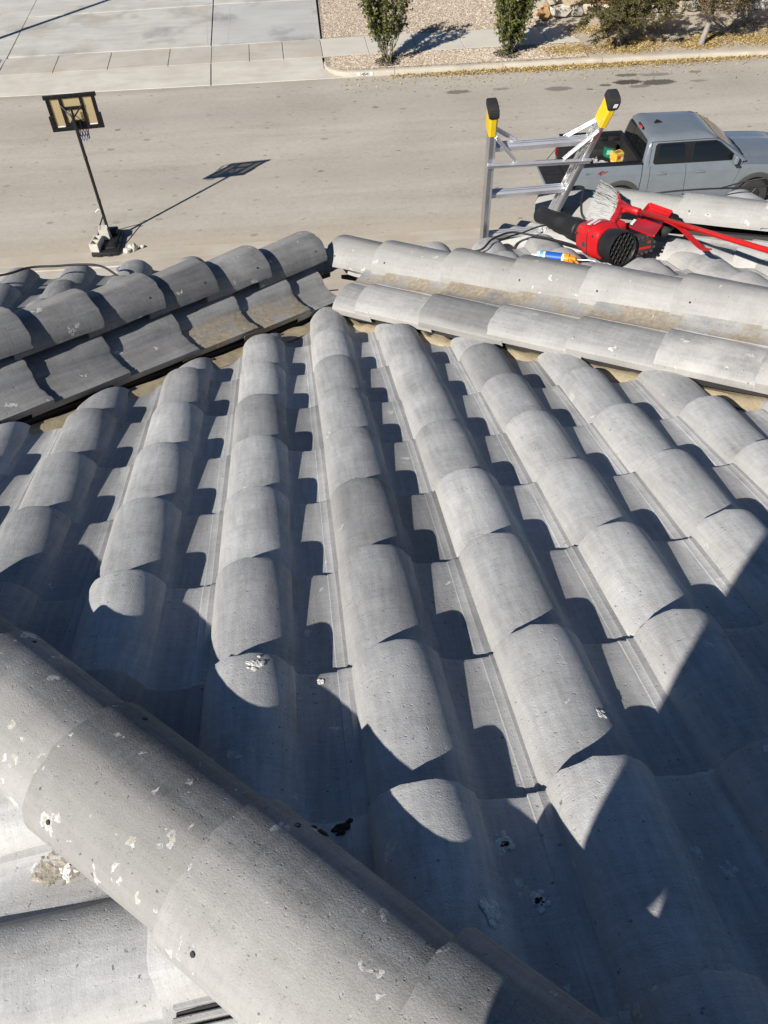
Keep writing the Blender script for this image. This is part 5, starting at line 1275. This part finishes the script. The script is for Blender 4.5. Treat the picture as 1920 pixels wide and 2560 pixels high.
def under(rr):
    c = rr.choice(CL[:7] * 2 + CL[7:]); s_, d_ = rr.gauss(c[0], c[2] * .55), rr.gauss(c[1], c[3] * .6)
    return (s_, d_, c[4]) if 26.32 < d_ < 29.2 and s_ > 6.6 else None
tag(litter('fallen_leaves', 15000, under, M['litter'], 42), 'yellow fallen leaves scattered on the verge under the trees', 'leaf litter')
def road_sc(rr): return (rr.uniform(.5, 13), 25.6 - abs(rr.gauss(0, .7)), .004)
tag(litter('fallen_leaves', 420, road_sc, M['litter'], 43), 'single dry leaves blown onto the road near the far kerb', 'leaf litter')
# loose pebbles on the gravel beds
def pebbles(name, n, fn, seed, label):
    rr = random.Random(seed); vs_, fs = [], []
    oc = [(1, 0, 0), (-1, 0, 0), (0, 1, 0), (0, -1, 0), (0, 0, 1)]; fo = [(0, 2, 4), (2, 1, 4), (1, 3, 4), (3, 0, 4)]
    for _ in range(n):
        s_, d_, z_ = fn(rr); p_ = SF @ sp(s_, d_, z_); r_ = rr.uniform(.012, .034); a = rr.uniform(0, 3.14); ca, sa = math.cos(a), math.sin(a); b = len(vs_); e_ = rr.uniform(.6, 1)
        for (x, y, z) in oc: vs_.append((p_.x + r_ * (x * ca - y * e_ * sa), p_.y + r_ * (x * sa + y * e_ * ca), p_.z + r_ * .8 * z))
        fs += [tuple(b + i for i in f) for f in fo]
    me = bpy.data.meshes.new(name); me.from_pydata(vs_, [], fs); me.materials.append(M['pebble']); o = bpy.data.objects.new(name, me); C.objects.link(o); tag(o, label, 'gravel', None, 'stuff')
mp_ = mat('pebble_stone', (.5, .44, .36), .85); g = NT(mp_); v = g.coord(); vo = g.n('ShaderNodeTexVoronoi'); vo.inputs['Scale'].default_value = 22; g.l(v, vo.inputs['Vector']); sc_ = g.n('ShaderNodeSeparateColor'); g.l(vo.outputs['Color'], sc_.inputs[0])
g.col(g.ramp(sc_.outputs[0], [(0, (.23, .17, .12)), (.4, (.39, .315, .235)), (.75, (.49, .42, .335)), (1, (.62, .56, .48))])); M['pebble'] = mp_
pebbles('pebbles', 26000, lambda rr: (rr.uniform(.1, 7.5), 29.2 + 5.5 * rr.random(), .09), 51, 'tan pea gravel of the front yard beyond the pavement')
pebbles('pebbles', 11000, lambda rr: (rr.uniform(.25, 8.2), rr.uniform(26.36, 27.5), .115), 52, 'tan pea gravel of the planting strip along the kerb')
# patch of lawn at the left end of the far pavement
def lawn():
    rr = random.Random(61); items = []
    for _ in range(2600):
        p_ = SF @ sp(rr.uniform(-11.4, -10.35), rr.uniform(27.5, 28.75), .1); items.append((p_, (Vector((rr.gauss(0, .4), rr.gauss(0, .4), 1))).normalized(), rdir(rr), rr.uniform(.05, .10), .006, rr.random() * .8))
    tag(leaves_mesh('grass', items, M['leaf_shrub'], None), 'small green grass patch at the left edge of the far pavement', 'grass', None, 'stuff')
lawn()
# street lamp on the far side whose shadow falls over the driveway
lb = SF @ sp(-14.15, 27.2, .1); lamp = empty('street_lamp', 'tall grey street lamp on the far pavement left of the driveways', 'street lamp', lb)
M['galv'] = noisy('galvanised_steel', (.42, .43, .43), .12, 5, 80, .5, .05, .6)
bm = bmesh.new(); add_tube(bm, [lb, lb + Z * .5, lb + Z * 9.0], .1, 14, radii=[.13, .11, .085]); new_obj('pole', bm, M['galv'], lamp, True)
bm = bmesh.new(); add_tube(bm, spline([lb + Z * 8.8, lb + Vector((.2, -.7, 9.25)), lb + Vector((.3, -1.8, 9.4))], 6), .04, 8); new_obj('arm', bm, M['galv'], lamp, True)
bm = bmesh.new(); add_box(bm, lb + Vector((.32, -2.05, 9.38)), (.25, .6, .12), None, .04, 2); new_obj('lamp_head', bm, M['galv'], lamp)
# droppings and a dried mud crust on the near tiles, real relief
def splat_mesh(name, label, P_, n_, r_, m_, seed, h=.004, parts=9):
    rr = random.Random(seed); n_ = n_.normalized(); a_ = n_.cross(Vector((.3, 1, .2))).normalized(); b_ = n_.cross(a_); bm = bmesh.new()
    for k in range(parts):
        c = P_ + a_ * rr.gauss(0, r_ * .5) + b_ * rr.gauss(0, r_ * .5); q = r_ * rr.uniform(.15, .5); t = bmesh.ops.create_icosphere(bm, subdivisions=2, radius=1)['verts']
        e1, e2 = rr.uniform(.5, 1.4), rr.uniform(.5, 1.4)
        for v in t: x, y, z = v.co; j = rr.uniform(.75, 1.25); v.co = c + a_ * (x * q * e1 * j) + b_ * (y * q * e2 * j) + n_ * (z * h * rr.uniform(.5, 1.6))
    o = new_obj(name, bm, m_); o['kind'] = 'stuff'; tag(o, label, 'dried mud' if 'mud' in label else 'bird dropping'); return o

M['drop'] = noisy('dried_dropping', (.66, .65, .60), .15, 40, 160, .9, .6); M['mud'] = noisy('dried_mud', (.31, .28, .235), .5, 30, 120, .95, .9)
DRG = 'bird droppings on the near tiles'
V3 = Vector
for nm, P_, n_, r_, mt, lab, h_, pc in (
    ('dried_mud', (-.5715, .4357, 7.8410), V3((-.26, -.14, .96)), .030, 'mud', 'crust of dried mud and feathers on the tile left of the near ridge', .0022, 44),
    ('dried_mud', (-.535, .430, 7.8512), V3((-.26, -.14, .96)), .014, 'drop', 'pale end of the dried mud streak left of the near ridge', .0016, 22),
    ('bird_dropping', (-.252, .774, 7.9055), V3((.1, .21, .97)), .014, 'drop', 'white dropping on the barrel tile crest beyond the near ridge', .0014, 18),
    ('bird_dropping', (-.1336, .7731, 7.8385), V3((0, .27, .96)), .008, 'drop', 'small round white dropping in the tile pan by the shadow edge', .0018, 14),
    ('bird_dropping', (.1618, .4158, 7.9648), V3((.13, .28, .95)), .014, 'drop', 'white dropping with dark seeds in the shaded tile pan', .0014, 26),
    ('bird_dropping', (.1258, .302, 8.0325), V3((.54, .24, .81)), .014, 'drop', 'smeared white dropping on the shaded barrel flank by the near ridge', .0014, 28),
    ('bird_dropping', (.2014, .3268, 7.9866), V3((0, .27, .96)), .013, 'drop', 'white dropping with a dark core in the deep shade', .0014, 26),
    ('bird_dropping', (.3682, .6431, 7.9213), V3((.39, .23, .89)), .009, 'drop', 'short white dropping streak on a sunlit barrel tile', .0012, 16)):
    splat_mesh(nm, lab, V3(P_), n_, r_, M[mt], int(P_[0] * 1000) + 999, h_, pc)
for P_, n_, lab, sd_, cat in (((.1640, .4120, 7.9662), V3((.13, .28, .95)), 'dark seeds inside the white dropping in the shaded tile pan', 5, 'bird dropping'), ((.2030, .3245, 7.9880), V3((0, .27, .96)), 'dark core inside the white dropping in the deep shade', 6, 'bird dropping'),
    ((-.082, .4548, 7.9476), V3((-.11, .26, .96)), 'dark leaf debris in the shaded channel beside the near ridge cap', 8, 'leaf debris'), ((-.1079, .4102, 8.0560), V3((.55, .75, .36)), 'dark leaf debris caught on the shaded edge of the near ridge cap', 7, 'leaf debris')):
    q_ = splat_mesh('leaf_debris' if cat == 'leaf debris' else 'bird_dropping', lab, V3(P_), n_, .006 if cat == 'bird dropping' else .013, M['mulch'], sd_, .0022, 12); q_['category'] = cat
# ------------------------------------------------------------------ the person holding the camera (outside the frame, casts the shadow at the right)
def person():
    t = empty('person', 'person in dark work clothes standing on the roof, phone held up in one hand', 'person', (.05, -.45, 7.85))
    cz = CAM.z
    J = {'pel': (.03, -.46, cz - .70), 'waist': (.03, -.46, cz - .50), 'chest': (.03, -.45, cz - .18), 'neck': (.04, -.42, cz + .06), 'hd0': (.05, -.40, cz + .14), 'hd1': (.05, -.38, cz + .26), 'hd2': (.05, -.39, cz + .35),
         'sl': (-.25, -.42, cz + .0), 'el': (-.275, -.42, cz - .36), 'wl': (-.295, -.40, cz - .52), 'hl': (-.295, -.39, cz - .59), 'sr': (.28, -.44, cz - .01), 'er': (.38, -.38, cz - .28), 'wr': (.17, -.15, cz - .10), 'hr': (.115, -.065, cz - .04),
         'hpl': (-.07, -.46, cz - .78), 'kl': (-.12, -.42, cz - 1.12), 'al': (-.15, -.50, cz - 1.42), 'tl': (-.18, -.30, cz - 1.45), 'hpr': (.13, -.46, cz - .78), 'kr': (.17, -.42, cz - 1.11), 'ar': (.20, -.50, cz - 1.40), 'tr': (.23, -.30, cz - 1.42)}
    Rd = {'pel': .205, 'waist': .215, 'chest': .205, 'neck': .065, 'hd0': .085, 'hd1': .10, 'hd2': .075, 'sl': .115, 'el': .098, 'wl': .062, 'hl': .035, 'sr': .105, 'er': .062, 'wr': .038, 'hr': .034, 'hpl': .11, 'kl': .075, 'al': .055, 'tl': .04, 'hpr': .11, 'kr': .075, 'ar': .055, 'tr': .04}
    Ed = [('pel', 'waist'), ('waist', 'chest'), ('chest', 'neck'), ('neck', 'hd0'), ('hd0', 'hd1'), ('hd1', 'hd2'), ('chest', 'sl'), ('sl', 'el'), ('el', 'wl'), ('wl', 'hl'), ('chest', 'sr'), ('sr', 'er'), ('er', 'wr'), ('wr', 'hr'), ('pel', 'hpl'), ('hpl', 'kl'), ('kl', 'al'), ('al', 'tl'), ('pel', 'hpr'), ('hpr', 'kr'), ('kr', 'ar'), ('ar', 'tr')]
    ks = list(J); me = bpy.data.meshes.new('body'); me.from_pydata([J[k] for k in ks], [(ks.index(a), ks.index(b)) for a, b in Ed], [])
    o = bpy.data.objects.new('body', me); C.objects.link(o); me.materials.append(noisy('dark_work_clothes', (.05, .055, .07), .2, 6, 90, .9, .2))
    sk = o.modifiers.new('skin', 'SKIN'); sk.use_smooth_shade = True
    for i, k in enumerate(ks): me.skin_vertices[0].data[i].radius = (Rd[k], Rd[k]); me.skin_vertices[0].data[i].use_root = (k == 'pel')
    ss = o.modifiers.new('subsurf', 'SUBSURF'); ss.levels = ss.render_levels = 2; attach(o, t)
    # hands: five bent fingers each; the right closes on the phone, the left hangs relaxed
    sk_m = mat('skin', (.42, .27, .19), .55)
    def hand(root, palm, fing, thumb):
        V_, E_, Rr = [root, palm], [(0, 1)], [.026, .024]
        for f in fing:
            b = len(V_); V_ += f; E_ += [(1, b), (b, b + 1), (b + 1, b + 2)]; Rr += [.0088, .0080, .0066]
        b = len(V_); V_ += thumb; E_ += [(0, b), (b, b + 1)]; Rr += [.0105, .0085]
        m2 = bpy.data.meshes.new('hand'); m2.from_pydata(V_, E_, []); h = bpy.data.objects.new('hand', m2); C.objects.link(h); m2.materials.append(sk_m)
        s2_ = h.modifiers.new('skin', 'SKIN'); s2_.use_smooth_shade = True
        for i, r__ in enumerate(Rr): m2.skin_vertices[0].data[i].radius = (r__, r__); m2.skin_vertices[0].data[i].use_root = (i == 0)
        h.modifiers.new('subsurf', 'SUBSURF').levels = 1; attach(h, t)
    hand((.115, -.065, cz - .05), (.098, -.055, cz - .025), [[(.092, -.046, cz - .045 + .022 * f), (.075, -.034, cz - .040 + .022 * f), (.045, -.036, cz - .038 + .022 * f)] for f in range(4)], [(.085, -.062, cz - .055), (.060, -.050, cz - .050)])
    hand((-.295, -.39, cz - .60), (-.292, -.385, cz - .66), [[(-.305 + .012 * (f % 2), -.41 + .020 * f, cz - .70), (-.298, -.405 + .020 * f, cz - .735), (-.285, -.40 + .019 * f, cz - .765 + .008 * abs(f - 1.4))] for f in range(4)], [(-.275, -.345, cz - .64), (-.268, -.330, cz - .68)])
    return t
person()
bm = bmesh.new(); add_box(bm, CAM + fw_ * -.022 + cx_ * .01 - cy_ * .03, (.075, .008, .15), Matrix((cx_, fw_, cy_)).transposed(), .006, 2); ph = new_obj('phone', bm, M['trim']); tag(ph, 'dark phone held upright in one hand above the near ridge', 'phone')
